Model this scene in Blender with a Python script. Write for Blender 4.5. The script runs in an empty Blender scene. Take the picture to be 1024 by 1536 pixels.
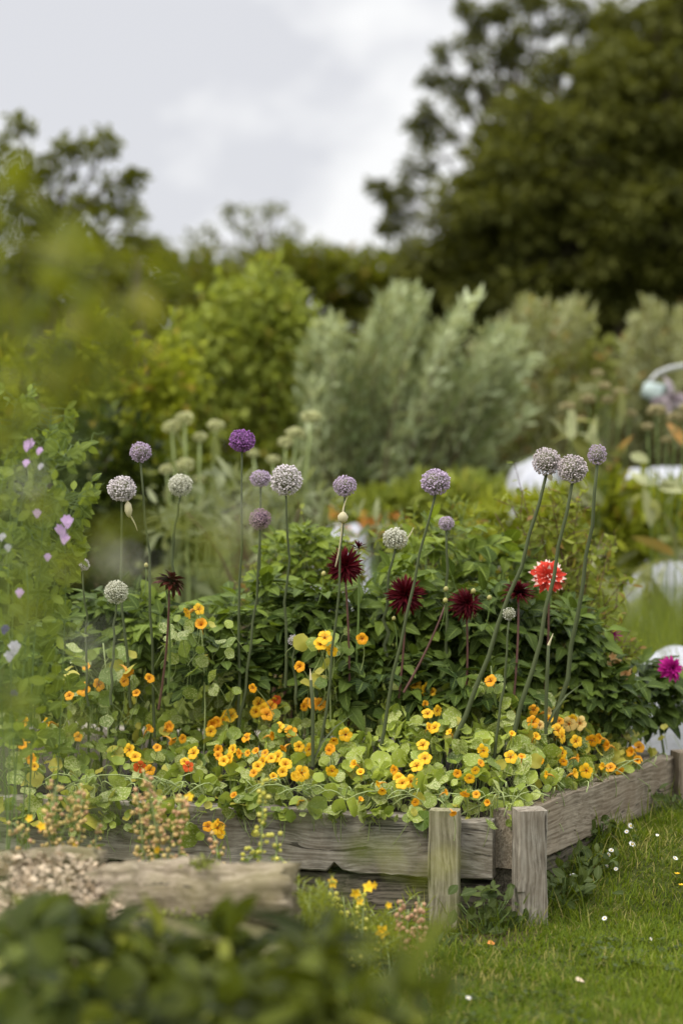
import bpy, math
import numpy as np
R = math.radians
rng = np.random.default_rng(11)
scene = bpy.context.scene
COL = scene.collection

# ------------------------------------------------------------------ camera
FPX = 70.0 / 36.0 * 1536.0          # focal length in photograph pixels
EYE = 1.68
HZ = 680.0                          # horizon row of the photograph
cam_data = bpy.data.cameras.new("camera")
cam = bpy.data.objects.new("camera", cam_data)
COL.objects.link(cam)
cam.location = (0, 0, EYE)
cam.rotation_euler = (R(90), 0, 0)
cam_data.lens = 70
cam_data.sensor_width = 36
cam_data.sensor_height = 36
cam_data.sensor_fit = 'VERTICAL'
cam_data.shift_y = -(768 - HZ) / 1536.0
cam_data.clip_start = 0.05
cam_data.clip_end = 2000
cam_data.dof.use_dof = True
cam_data.dof.focus_distance = 7.34
cam_data.dof.aperture_fstop = 1.2
scene.camera = cam
scene.render.engine = 'CYCLES'
scene.cycles.use_denoising = True
scene.cycles.max_bounces = 6
scene.cycles.diffuse_bounces = 3
scene.cycles.transmission_bounces = 4
scene.cycles.sample_clamp_indirect = 4
scene.view_settings.view_transform = 'Standard'
scene.view_settings.look = 'None'
scene.view_settings.exposure = 0.0
scene.view_settings.gamma = 1.0

# ------------------------------------------------------------------ sky and sun
SUN_EL, SUN_AZ = R(52), R(-125)     # azimuth from +Y, clockwise
world = bpy.data.worlds.new("World")
scene.world = world
world.use_nodes = True
wt = world.node_tree
wt.nodes.clear()
def wn(t, **k):
    n = wt.nodes.new(t)
    for a, b in k.items():
        setattr(n, a, b)
    return n
def wmath(op, a, b=None):
    n = wn('ShaderNodeMath', operation=op)
    for i, v in enumerate((a, b)):
        if v is None: continue
        if isinstance(v, (int, float)): n.inputs[i].default_value = v
        else: wt.links.new(v, n.inputs[i])
    return n.outputs[0]
out = wn('ShaderNodeOutputWorld')
sky = wn('ShaderNodeTexSky', sky_type='NISHITA', sun_disc=False, sun_elevation=SUN_EL, sun_rotation=SUN_AZ)
bg1 = wn('ShaderNodeBackground'); bg1.inputs[1].default_value = 0.1
wt.links.new(sky.outputs[0], bg1.inputs[0])
tc = wn('ShaderNodeTexCoord')
mp = wn('ShaderNodeMapping'); mp.inputs['Scale'].default_value = (7.0, 7.0, 11.0); mp.inputs['Location'].default_value = (1.35, 0.4, 2.25)
wt.links.new(tc.outputs['Generated'], mp.inputs[0])
nz = wn('ShaderNodeTexNoise'); nz.inputs['Scale'].default_value = 1.0; nz.inputs['Detail'].default_value = 4.0; nz.inputs['Roughness'].default_value = 0.5
wt.links.new(mp.outputs[0], nz.inputs['Vector'])
cr = wn('ShaderNodeValToRGB')
cr.color_ramp.elements[0].position = 0.45; cr.color_ramp.elements[0].color = (0.745, 0.752, 0.79, 1)
cr.color_ramp.elements[1].position = 0.57; cr.color_ramp.elements[1].color = (1.0, 1.0, 1.0, 1)
wt.links.new(nz.outputs[0], cr.inputs[0])
# overcast luminance: brighter towards the zenith
sx = wn('ShaderNodeSeparateXYZ'); wt.links.new(tc.outputs['Generated'], sx.inputs[0])
up = wmath('MAXIMUM', wmath('SUBTRACT', sx.outputs[2], 0.22), 0.0)
st = wmath('ADD', wmath('MULTIPLY', up, 3.4), 1.03)
bg2 = wn('ShaderNodeBackground')
wt.links.new(cr.outputs[0], bg2.inputs[0]); wt.links.new(st, bg2.inputs[1])
mx = wn('ShaderNodeMixShader'); mx.inputs[0].default_value = 0.94
wt.links.new(bg1.outputs[0], mx.inputs[1]); wt.links.new(bg2.outputs[0], mx.inputs[2])
wt.links.new(mx.outputs[0], out.inputs[0])

sun_d = bpy.data.lights.new("sun", 'SUN')
sun_d.energy = 2.6; sun_d.angle = R(22); sun_d.color = (1.0, 0.93, 0.80)
sun = bpy.data.objects.new("sun", sun_d); COL.objects.link(sun)
sun.rotation_euler = (R(90) - SUN_EL, 0, -SUN_AZ + math.pi)   # light travels from the azimuth towards the scene

# ------------------------------------------------------------------ helpers
def W(x, y, d):
    """a point at distance d (metres, along the view) seen at photograph pixel (x, y)"""
    return np.array([(x - 512) / FPX * d, d, EYE - (y - HZ) / FPX * d])
def PX(n, d):
    return n / FPX * d
def nrm(a):
    return a / np.maximum(np.linalg.norm(a, axis=-1, keepdims=True), 1e-9)
def sstep(a, b, x):
    t = np.clip((x - a) / (b - a), 0, 1)
    return t * t * (3 - 2 * t)

class Geo:
    def __init__(s): s.V = []; s.A = []; s.F = []; s.n = 0
    def add(s, V, faces, A=None, mat=0):
        V = np.asarray(V, float).reshape(-1, 3)
        if A is None: A = np.zeros((len(V), 3))
        for f in faces:
            f = np.asarray(f, int)
            if len(f): s.F.append((f + s.n, mat))
        s.V.append(V); s.A.append(np.asarray(A, float)); s.n += len(V)
    def scatter(s, T, P, tip, nor, S, rnd=None, mat=0):
        N = len(P)
        if N == 0: return
        V, F, UV = T
        Y = nrm(tip); X = nrm(np.cross(Y, nor)); Z = np.cross(X, Y)
        S = np.asarray(S, float)
        if S.ndim == 0: S = np.full((N, 3), float(S))
        elif S.ndim == 1: S = np.repeat(S[:, None], 3, 1)
        VV = (P[:, None, :] + (V[None, :, 0:1] * S[:, None, 0:1]) * X[:, None, :]
              + (V[None, :, 1:2] * S[:, None, 1:2]) * Y[:, None, :] + (V[None, :, 2:3] * S[:, None, 2:3]) * Z[:, None, :])
        n = len(V)
        if rnd is None: rnd = rng.random(N)
        A = np.empty((N, n, 3)); A[:, :, 0] = rnd[:, None]; A[:, :, 1:] = UV[None]
        off = (np.arange(N) * n)[:, None, None]
        s.add(VV.reshape(-1, 3), [(np.asarray(f)[None] + off).reshape(-1, np.asarray(f).shape[1]) for f in F], A.reshape(-1, 3), mat)
    def tube(s, pts, rad, k=6, mat=0, rnd=0.5, cap=True):
        pts = np.asarray(pts, float); n = len(pts)
        rad = np.full(n, rad) if np.isscalar(rad) else np.asarray(rad, float)
        t = nrm(np.gradient(pts, axis=0))
        ref = np.array([0.0, 0, 1]) if abs(t[0][2]) < 0.8 else np.array([1.0, 0, 0])
        a = np.linspace(0, 2 * np.pi, k, endpoint=False)
        X = nrm(np.cross(t, ref)); Z = np.cross(X, t)
        V = pts[:, None] + rad[:, None, None] * (np.cos(a)[None, :, None] * X[:, None] + np.sin(a)[None, :, None] * Z[:, None])
        i = np.arange(n - 1)[:, None] * k; j = np.arange(k)[None]; j2 = (j + 1) % k
        F = np.stack([i + j, i + j2, i + k + j2, i + k + j], -1).reshape(-1, 4)
        V = V.reshape(-1, 3); fs = [F]
        if cap:
            V = np.vstack([V, pts[-1] + t[-1] * rad[-1] * 0.6])
            b = (n - 1) * k
            fs.append(np.stack([b + np.arange(k), b + (np.arange(k) + 1) % k, np.full(k, n * k)], -1))
        A = np.zeros((len(V), 3)); A[:, 0] = rnd
        A[:n * k, 2] = np.repeat(np.linspace(0, 1, n), k)
        s.add(V, fs, A, mat)
    def merge(s, o, mat):
        for V, A in zip(o.V, o.A): s.V.append(V); s.A.append(A)
        for f, m in o.F: s.F.append((f + s.n, mat))
        s.n += o.n; return s
    def build(s, name, mats, parent=None, smooth=True):
        V = np.concatenate(s.V); A = np.concatenate(s.A)
        me = bpy.data.meshes.new(name)
        me.vertices.add(len(V)); me.vertices.foreach_set('co', V.astype(np.float32).ravel())
        lv = np.concatenate([f.ravel() for f, m in s.F]).astype(np.int32)
        tot = np.concatenate([np.full(len(f), f.shape[1]) for f, m in s.F]).astype(np.int32)
        mi = np.concatenate([np.full(len(f), m) for f, m in s.F]).astype(np.int32)
        st = np.concatenate([[0], np.cumsum(tot)[:-1]]).astype(np.int32)
        me.loops.add(len(lv)); me.loops.foreach_set('vertex_index', lv)
        me.polygons.add(len(tot)); me.polygons.foreach_set('loop_start', st); me.polygons.foreach_set('loop_total', tot)
        me.polygons.foreach_set('material_index', mi)
        me.polygons.foreach_set('use_smooth', np.full(len(tot), smooth))
        at = me.attributes.new('lc', 'FLOAT_VECTOR', 'POINT'); at.data.foreach_set('vector', A.astype(np.float32).ravel())
        for m in (mats if isinstance(mats, (list, tuple)) else [mats]): me.materials.append(m)
        me.update(calc_edges=True); me.validate()
        o = bpy.data.objects.new(name, me); COL.objects.link(o)
        if parent is not None:
            o.parent = parent
            me.transform(__import__('mathutils').Matrix.Translation(-parent.location))
        return o

def tag(o, label=None, cat=None, group=None, kind=None):
    if label: o['label'] = label
    if cat: o['category'] = cat
    if group: o['group'] = group
    if kind: o['kind'] = kind
    return o
def thing(name, label, cat, loc, group=None):
    o = bpy.data.objects.new(name, None); COL.objects.link(o)
    o.location = tuple(float(v) for v in loc); o.empty_display_size = 0.1
    return tag(o, label, cat, group)
def copy_part(o, parent, loc, rot, sc=1.0):
    c = o.copy(); COL.objects.link(c); c.parent = parent
    c.location = tuple(np.asarray(loc, float) - np.array(parent.location)); c.rotation_mode = 'QUATERNION'
    c.rotation_quaternion = rot; c.scale = (sc, sc, sc)
    return c

# ------------------------------------------------------------------ materials
class NT:
    def __init__(s, name):
        s.m = bpy.data.materials.new(name); s.m.use_nodes = True; s.t = s.m.node_tree; s.t.nodes.clear()
        s.out = s.n('ShaderNodeOutputMaterial')
    def n(s, typ, **k):
        x = s.t.nodes.new(typ)
        for a, b in k.items(): setattr(x, a, b)
        return x
    def l(s, a, b): s.t.links.new(a, b)
    def val(s, sock, v):
        if isinstance(v, (int, float)): sock.default_value = v
        elif isinstance(v, tuple): sock.default_value = v if len(v) == 4 else v + (1,) if sock.type == 'RGBA' else v
        else: s.l(v, sock)
    def math(s, op, a, b=0.0, c=None, clamp=False):
        x = s.n('ShaderNodeMath', operation=op, use_clamp=clamp); s.val(x.inputs[0], a); s.val(x.inputs[1], b)
        if c is not None: s.val(x.inputs[2], c)
        return x.outputs[0]
    def mix(s, f, a, b, mode='MIX'):
        x = s.n('ShaderNodeMix', data_type='RGBA', blend_type=mode)
        s.val(x.inputs[0], f); s.val(x.inputs[6], a); s.val(x.inputs[7], b)
        return x.outputs[2]
    def noise(s, vec, scale, detail=3.0, rough=0.5):
        x = s.n('ShaderNodeTexNoise'); x.inputs['Scale'].default_value = scale; x.inputs['Detail'].default_value = detail
        x.inputs['Roughness'].default_value = rough
        if vec is not None: s.l(vec, x.inputs['Vector'])
        return x.outputs[0]
    def ramp(s, f, stops):
        x = s.n('ShaderNodeValToRGB'); e = x.color_ramp.elements
        while len(e) < len(stops): e.new(0.5)
        for k, (p, c) in enumerate(stops):
            e[k].position = p; e[k].color = c if len(c) == 4 else tuple(c) + (1,)
        s.val(x.inputs[0], f)
        return x.outputs[0]
    def mapping(s, vec, scale=(1, 1, 1), loc=(0, 0, 0)):
        x = s.n('ShaderNodeMapping'); x.inputs['Scale'].default_value = scale; x.inputs['Location'].default_value = loc
        s.l(vec, x.inputs[0]); return x.outputs[0]
    def lc(s):
        a = s.n('ShaderNodeAttribute', attribute_name='lc'); x = s.n('ShaderNodeSeparateXYZ'); s.l(a.outputs['Vector'], x.inputs[0])
        return a.outputs['Vector'], x.outputs[0], x.outputs[1], x.outputs[2]
    def obj(s): return s.n('ShaderNodeTexCoord').outputs['Object']
    def pos(s): return s.n('ShaderNodeNewGeometry').outputs['Position']
    def finish(s, col, rough=0.6, trans=0.0, tcol=None, bump=None, bstr=0.3, bdist=0.01, spec=0.35):
        p = s.n('ShaderNodeBsdfPrincipled'); s.val(p.inputs['Base Color'], col); s.val(p.inputs['Roughness'], rough)
        p.inputs['Specular IOR Level'].default_value = spec
        if bump is not None:
            b = s.n('ShaderNodeBump'); b.inputs['Strength'].default_value = bstr; b.inputs['Distance'].default_value = bdist
            s.l(bump, b.inputs['Height']); s.l(b.outputs[0], p.inputs['Normal'])
        sh = p.outputs[0]
        if trans > 0:
            t = s.n('ShaderNodeBsdfTranslucent'); s.val(t.inputs[0], tcol if tcol is not None else col)
            mxs = s.n('ShaderNodeMixShader'); mxs.inputs[0].default_value = trans
            s.l(sh, mxs.inputs[1]); s.l(t.outputs[0], mxs.inputs[2]); sh = mxs.outputs[0]
        s.l(sh, s.out.inputs[0]); return s.m

def leaf_mat(name, a, b, trans=0.3, rough=0.5, rib=None, c=None, csh=0.08, spec=0.10):
    """leaf colour runs from a to b at random from leaf to leaf, with a share csh of leaves in colour c; a paler midrib"""
    m = NT(name); vec, r, u, v = m.lc()
    col = m.mix(m.math('POWER', r, 1.35), a, b)
    if c is not None:
        h = m.math('FRACT', m.math('MULTIPLY', r, 37.7)); col = m.mix(m.math('LESS_THAN', h, csh), col, c)
    col = m.mix(m.math('MULTIPLY', m.noise(m.pos(), 22.0, 2.0), 0.5), col, tuple(x * 0.55 for x in a))
    if rib is not None:
        f = m.math('LESS_THAN', m.math('ABSOLUTE', u), 0.09); w = m.n('ShaderNodeTexWave'); w.inputs['Scale'].default_value = 1.0
        q = m.math('FRACT', m.math('MULTIPLY', m.math('SUBTRACT', v, m.math('MULTIPLY', m.math('ABSOLUTE', u), 0.25)), 7.0))
        f2 = m.math('MULTIPLY', m.math('LESS_THAN', q, 0.16), 0.45)
        col = m.mix(m.math('MAXIMUM', m.math('MULTIPLY', f, 0.8), f2), col, rib)
    tc_ = m.mix(0.5, col, (min(1, b[0] * 2.0), min(1, b[1] * 2.0), b[2] * 0.7))
    return m.finish(col, rough, trans, tc_, spec=spec)

def plain(name, col, rough=0.6, trans=0.0, var=0.35, scale=40.0, spec=0.3):
    m = NT(name); vec, r, u, v = m.lc()
    c = m.mix(m.math('MULTIPLY', m.noise(m.pos(), scale), var * 1.6, clamp=True), col, tuple(x * 0.45 for x in col))
    c = m.mix(m.math('MULTIPLY', r, var), c, tuple(min(1, x * 1.5) for x in col))
    return m.finish(c, rough, trans, spec=spec)

def wood_mat(name, light, dark, tint, tint_f=0.25):
    m = NT(name); o = m.obj()
    wv = m.noise(m.mapping(o, (2.2, 5, 5)), 1.0, 2.0, 0.5)
    vm = m.n('ShaderNodeVectorMath', operation='MULTIPLY_ADD'); m.l(o, vm.inputs[0]); vm.inputs[1].default_value = (1, 1, 1)
    cb = m.n('ShaderNodeCombineXYZ'); off = m.math('MULTIPLY', wv, 0.10); m.l(off, cb.inputs[1]); m.l(off, cb.inputs[2]); m.l(cb.outputs[0], vm.inputs[2])
    ow = vm.outputs[0]
    n1 = m.noise(m.mapping(ow, (1.1, 62, 62)), 1.0, 4.0, 0.55)
    n2 = m.noise(m.mapping(ow, (2.4, 125, 125)), 1.0, 3.0, 0.7)
    n3 = m.noise(o, 5.5, 5.0, 0.65)
    n4 = m.noise(m.mapping(o, (14, 30, 30)), 1.0, 5.0, 0.7)
    g = m.math('ADD', m.math('MULTIPLY', n1, 0.34), m.math('MULTIPLY', n2, 0.40))
    g = m.math('ADD', g, m.math('MULTIPLY', n4, 0.26))
    col = m.ramp(g, [(0.37, tuple(x * 0.55 for x in dark)), (0.45, dark), (0.54, light), (0.64, tuple(min(1, x * 1.4) for x in light))])
    col = m.mix(m.math('MULTIPLY', m.ramp(n3, [(0.38, (0, 0, 0)), (0.64, (1, 1, 1))]), tint_f), col, tint)
    cr1 = m.ramp(m.noise(m.mapping(ow, (0.8, 44, 44), (3, 1, 7)), 1.0, 3.0, 0.5), [(0.295, (1, 1, 1)), (0.32, (0, 0, 0))])
    col = m.mix(m.math('MULTIPLY', cr1, 0.8), col, (0.025, 0.02, 0.016))
    kn = m.n('ShaderNodeTexVoronoi'); kn.inputs['Scale'].default_value = 2.6; m.l(m.mapping(o, (1.0, 1.0, 2.4)), kn.inputs['Vector'])
    col = m.mix(m.ramp(kn.outputs['Distance'], [(0.05, (0.75,) * 3), (0.11, (0, 0, 0))]), col, (0.05, 0.038, 0.028))
    h = m.math('SUBTRACT', g, m.math('MULTIPLY', cr1, 0.6))
    return m.finish(col, 0.85, bump=h, bstr=0.5, bdist=0.003, spec=0.10)

M = {}
M['wood'] = wood_mat('weathered_wood', (0.285, 0.262, 0.218), (0.165, 0.147, 0.118), (0.16, 0.125, 0.085), 0.4)
M['wood_side'] = wood_mat('weathered_wood_brown', (0.28, 0.24, 0.18), (0.17, 0.14, 0.10), (0.17, 0.12, 0.075), 0.4)
M['wood_post'] = wood_mat('lichened_post_wood', (0.275, 0.25, 0.18), (0.15, 0.132, 0.09), (0.17, 0.165, 0.07), 0.5)
M['wood_low'] = wood_mat('dark_low_wood', (0.16, 0.135, 0.105), (0.07, 0.058, 0.045), (0.06, 0.07, 0.03), 0.4)  # lower boards, darker in tone than the upper ones
M['log'] = wood_mat('barkless_log', (0.27, 0.225, 0.165), (0.14, 0.11, 0.078), (0.16, 0.14, 0.065), 0.6)
M['bark'] = plain('tree_bark', (0.10, 0.08, 0.06), 0.9, scale=9)
M['twig'] = plain('twig', (0.12, 0.085, 0.05), 0.8)
M['stem_green'] = plain('green_stem', (0.13, 0.19, 0.05), 0.5)
M['stem_pale'] = plain('pale_stem', (0.30, 0.36, 0.14), 0.5)
M['stem_allium'] = plain('allium_stem', (0.072, 0.088, 0.038), 0.6, var=0.5, scale=18, spec=.15)
M['stem_red'] = plain('red_brown_stem', (0.10, 0.045, 0.035), 0.5)
M['chips'] = plain('wood_chip', (0.38, 0.30, 0.21), 0.8, var=0.9)
M['moss'] = plain('moss', (0.17, 0.19, 0.03), 0.9)
M['bank'] = plain('bank_earth', (0.13, 0.12, 0.05), 0.95, scale=25, var=.6)
M['soil_dark'] = plain('soil', (0.045, 0.033, 0.022), 0.95, scale=30)
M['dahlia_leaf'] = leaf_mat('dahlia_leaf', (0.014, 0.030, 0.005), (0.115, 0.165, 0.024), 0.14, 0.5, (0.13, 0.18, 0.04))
M['broad_leaf'] = leaf_mat('broad_leaf', (0.035, 0.062, 0.009), (0.19, 0.255, 0.034), 0.22, 0.5, (0.19, 0.25, 0.06))
M['bright_leaf'] = leaf_mat('bright_leaf', (0.055, 0.088, 0.009), (0.225, 0.285, 0.032), 0.28, 0.5, (0.24, 0.30, 0.06))
M['airy_leaf'] = leaf_mat('airy_leaf', (0.11, 0.14, 0.022), (0.30, 0.33, 0.07), 0.35, 0.55, None, (0.24, 0.12, 0.05), 0.08)
M['pea_leaf'] = leaf_mat('pea_leaf', (0.04, 0.068, 0.008), (0.27, 0.33, 0.055), 0.35, 0.5, (0.26, 0.33, 0.08))
M['fg_leaf'] = leaf_mat('foreground_leaf', (0.065, 0.082, 0.008), (0.22, 0.235, 0.024), 0.38, 0.5, None, (0.30, 0.28, 0.05), 0.10)
M['fg_dark'] = leaf_mat('foreground_dark_leaf', (0.007, 0.012, 0.002), (0.125, 0.150, 0.015), 0.25, 0.45, None, (0.36, 0.38, 0.06), 0.09)
M['fg_pale'] = leaf_mat('foreground_pale_leaf', (0.40, 0.40, 0.34), (0.62, 0.58, 0.55), 0.3, 0.6)
M['hedge'] = leaf_mat('hedge_leaf', (0.055, 0.068, 0.008), (0.21, 0.225, 0.028), 0.3, 0.6, None, (0.24, 0.18, 0.03), 0.06)
M['shrub'] = leaf_mat('shrub_leaf', (0.13, 0.165, 0.025), (0.38, 0.42, 0.09), 0.35, 0.55, None, (0.34, 0.28, 0.06), 0.05)
M['shrub2'] = leaf_mat('yellow_shrub_leaf', (0.13, 0.155, 0.010), (0.36, 0.39, 0.04), 0.35, 0.55, None, (0.36, 0.25, 0.04), 0.06)
M['silver'] = leaf_mat('silver_leaf', (0.085, 0.125, 0.032), (0.66, 0.73, 0.46), 0.24, 0.6)
M['silver2'] = leaf_mat('olive_silver_leaf', (0.075, 0.085, 0.025), (0.50, 0.52, 0.30), 0.22, 0.6, None, (0.34, 0.17, 0.05), 0.03)
M['rust'] = leaf_mat('rust_leaf', (0.11, 0.125, 0.022), (0.26, 0.275, 0.07), 0.3, 0.6, None, (0.42, 0.17, 0.05), 0.07)
M['dark_tree'] = leaf_mat('dark_tree_leaf', (0.035, 0.042, 0.009), (0.185, 0.19, 0.038), 0.22, 0.6)
M['shade_leaf'] = leaf_mat('shaded_green_leaf', (0.014, 0.022, 0.003), (0.075, 0.10, 0.012), 0.2, 0.6)  # shade behind the bed is put into this darkened leaf colour
M['far_tree'] = leaf_mat('far_tree_leaf', (0.06, 0.07, 0.010), (0.20, 0.21, 0.03), 0.3, 0.6)
M['grey_leaf'] = leaf_mat('grey_green_leaf', (0.13, 0.155, 0.075), (0.31, 0.335, 0.19), 0.25, 0.6)
M['fern'] = leaf_mat('feathery_leaf', (0.13, 0.165, 0.018), (0.28, 0.30, 0.04), 0.4, 0.6)
M['weed'] = leaf_mat('weed_leaf', (0.04, 0.062, 0.016), (0.10, 0.13, 0.032), 0.3, 0.5, (0.12, 0.15, 0.06))
M['grass'] = leaf_mat('grass_blade', (0.038, 0.072, 0.005), (0.215, 0.275, 0.026), 0.34, 0.6, None, (0.36, 0.31, 0.10), 0.07)
M['tall_grass'] = leaf_mat('tall_grass_blade', (0.035, 0.06, 0.006), (0.24, 0.28, 0.05), 0.3, 0.6)

def nast_mat():
    m = NT('nasturtium_leaf'); vec, r, u, v = m.lc()
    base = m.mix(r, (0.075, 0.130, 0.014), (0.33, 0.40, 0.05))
    ang = m.math('ARCTAN2', v, u); rad = m.math('SQRT', m.math('ADD', m.math('MULTIPLY', u, u), m.math('MULTIPLY', v, v)))
    cv = m.n('ShaderNodeCombineXYZ'); m.l(m.math('ADD', u, m.math('MULTIPLY', r, 91.0)), cv.inputs[0]); m.l(v, cv.inputs[1])
    m.l(m.math('MULTIPLY', r, 37.0), cv.inputs[2])
    spl = m.noise(cv.outputs[0], 5.5, 4.0, 0.7)
    var = m.math('FRACT', m.math('MULTIPLY', r, 7.31))
    thr = m.math('SUBTRACT', 0.66, m.math('MULTIPLY', var, 0.18))
    patch = m.math('MULTIPLY', m.math('GREATER_THAN', spl, thr), 0.75)
    col = m.mix(patch, base, (0.55, 0.57, 0.27))
    vein = m.math('LESS_THAN', m.math('ABSOLUTE', m.math('SINE', m.math('MULTIPLY', ang, 4.5))), m.math('DIVIDE', 0.05, m.math('ADD', rad, 0.12)))
    col = m.mix(m.math('MULTIPLY', vein, 0.5), col, (0.36, 0.42, 0.19))
    yl = m.math('LESS_THAN', m.math('FRACT', m.math('MULTIPLY', r, 53.3)), 0.008)
    col = m.mix(m.math('MULTIPLY', yl, 0.8), col, (0.50, 0.44, 0.07))
    return m.finish(col, 0.5, 0.33, m.mix(0.5, col, (0.42, 0.50, 0.05)), spec=0.35)
M['nast_leaf'] = nast_mat()

def nast_flower_mat(name, petal, edge, throat):
    m = NT(name); vec, r, u, v = m.lc()       # r: mark strength of this petal, u across, v out from the middle
    col = m.mix(v, petal, edge)
    col = m.mix(m.math('MULTIPLY', m.noise(m.pos(), 150.0), 0.35), col, tuple(x * 0.7 for x in petal))
    st = m.math('LESS_THAN', m.math('ABSOLUTE', m.math('SINE', m.math('MULTIPLY', u, 5.0))), 0.55)
    band = m.math('MULTIPLY', m.math('LESS_THAN', v, 0.46), m.math('MULTIPLY', st, m.math('GREATER_THAN', r, 0.5)))
    core = m.math('LESS_THAN', v, 0.10)
    col = m.mix(m.math('MULTIPLY', m.math('MAXIMUM', m.math('MULTIPLY', band, 1.0), core), 0.8), col, throat)
    return m.finish(col, 0.55, 0.3, spec=0.25)
M['nf_yellow'] = nast_flower_mat('nasturtium_yellow', (0.88, 0.47, 0.010), (0.92, 0.58, 0.03), (0.50, 0.10, 0.008))
M['nf_orange'] = nast_flower_mat('nasturtium_orange', (0.84, 0.34, 0.008), (0.88, 0.44, 0.018), (0.38, 0.05, 0.005))
M['nf_red'] = nast_flower_mat('nasturtium_red_orange', (0.70, 0.085, 0.012), (0.78, 0.15, 0.03), (0.22, 0.012, 0.006))
M['nf_cream'] = nast_flower_mat('nasturtium_cream', (0.78, 0.52, 0.14), (0.80, 0.62, 0.24), (0.25, 0.04, 0.008))
M['nf_spur'] = plain('nasturtium_spur', (0.62, 0.30, 0.03), 0.55, 0.2)

def petal_mat(name, inner, outer, tip=None, tip_at=0.8, trans=0.12, rough=0.6):
    m = NT(name); vec, r, u, v = m.lc()
    col = m.mix(m.math('MULTIPLY', v, m.math('ADD', m.math('MULTIPLY', r, 0.6), 0.4)), inner, outer)
    if tip is not None:
        col = m.mix(m.math('MULTIPLY', m.math('GREATER_THAN', m.math('ADD', v, m.math('MULTIPLY', m.math('SUBTRACT', r, 0.5), 0.35)), tip_at), 0.9), col, tip)
    return m.finish(col, rough, trans, spec=0.1)
M['dahlia_red'] = petal_mat('dahlia_dark_red', (0.020, 0.001, 0.003), (0.100, 0.003, 0.008))
M['dahlia_brown'] = petal_mat('dahlia_brown_red', (0.030, 0.006, 0.006), (0.10, 0.012, 0.010))
M['dahlia_coral'] = petal_mat('dahlia_coral_white', (0.45, 0.02, 0.015), (0.80, 0.10, 0.06), (0.86, 0.68, 0.60), 0.90, 0.15)
M['dahlia_magenta'] = petal_mat('dahlia_magenta', (0.20, 0.004, 0.09), (0.50, 0.015, 0.26))
M['dahlia_bud'] = plain('dahlia_bud', (0.36, 0.33, 0.11), 0.5)
def allium_mat(name, dark, light):
    m = NT(name); vec, r, u, v = m.lc()
    col = m.mix(m.math('MULTIPLY', m.math('ADD', r, v), 0.5), dark, light)
    return m.finish(col, 0.6, 0.15, spec=0.2)
M['al_mauve'] = allium_mat('allium_mauve', (0.30, 0.20, 0.32), (0.72, 0.60, 0.74))
M['al_purple'] = allium_mat('allium_purple', (0.14, 0.03, 0.17), (0.44, 0.19, 0.50))
M['al_white'] = allium_mat('allium_pale', (0.46, 0.40, 0.40), (0.90, 0.84, 0.86))
M['al_green'] = allium_mat('allium_greenish', (0.44, 0.44, 0.28), (0.84, 0.82, 0.74))
M['al_grey'] = allium_mat('allium_greyed', (0.30, 0.24, 0.24), (0.78, 0.70, 0.72))
M['al_brown'] = allium_mat('allium_faded', (0.17, 0.09, 0.12), (0.50, 0.34, 0.42))
M['al_core'] = plain('allium_core', (0.15, 0.15, 0.09), 0.8)
M['al_core_p'] = plain('allium_core_purple', (0.07, 0.03, 0.07), 0.8)
M['papery'] = plain('papery_bract', (0.66, 0.60, 0.38), 0.6, 0.3)
M['pea_lilac'] = petal_mat('sweet_pea_lilac', (0.70, 0.50, 0.74), (0.62, 0.40, 0.72), None, 1, 0.3)
M['pea_white'] = petal_mat('sweet_pea_white', (0.50, 0.48, 0.52), (0.62, 0.60, 0.64), None, 1, 0.3)
M['pea_blue'] = petal_mat('sweet_pea_violet', (0.06, 0.03, 0.18), (0.14, 0.09, 0.34), None, 1, 0.2)
M['yel_flower'] = petal_mat('yellow_flower', (0.82, 0.48, 0.02), (0.85, 0.60, 0.05), None, 1, 0.25)
M['seed_tan'] = leaf_mat('tan_seed_pod', (0.58, 0.38, 0.17), (0.78, 0.64, 0.24), 0.2, 0.6, None, (0.62, 0.36, 0.22), 0.25)
M['seed_green'] = leaf_mat('green_seed_pod', (0.55, 0.52, 0.09), (0.76, 0.70, 0.18), 0.2, 0.6)
M['seed_pink'] = leaf_mat('pink_seed_pod', (0.50, 0.28, 0.17), (0.66, 0.42, 0.26), 0.2, 0.6)
M['umbel'] = leaf_mat('umbel_floret', (0.50, 0.52, 0.26), (0.72, 0.70, 0.42), 0.3, 0.6)
M['umbel_tan'] = leaf_mat('tan_umbel_floret', (0.34, 0.29, 0.16), (0.50, 0.45, 0.26), 0.3, 0.6)
M['daisy'] = plain('daisy_ray', (0.80, 0.79, 0.78), 0.6, 0.2, var=0.05)
M['daisy_eye'] = plain('daisy_eye', (0.75, 0.48, 0.04), 0.7)
M['petal_orange'] = plain('fallen_orange', (0.70, 0.25, 0.05), 0.6, 0.2)

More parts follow.
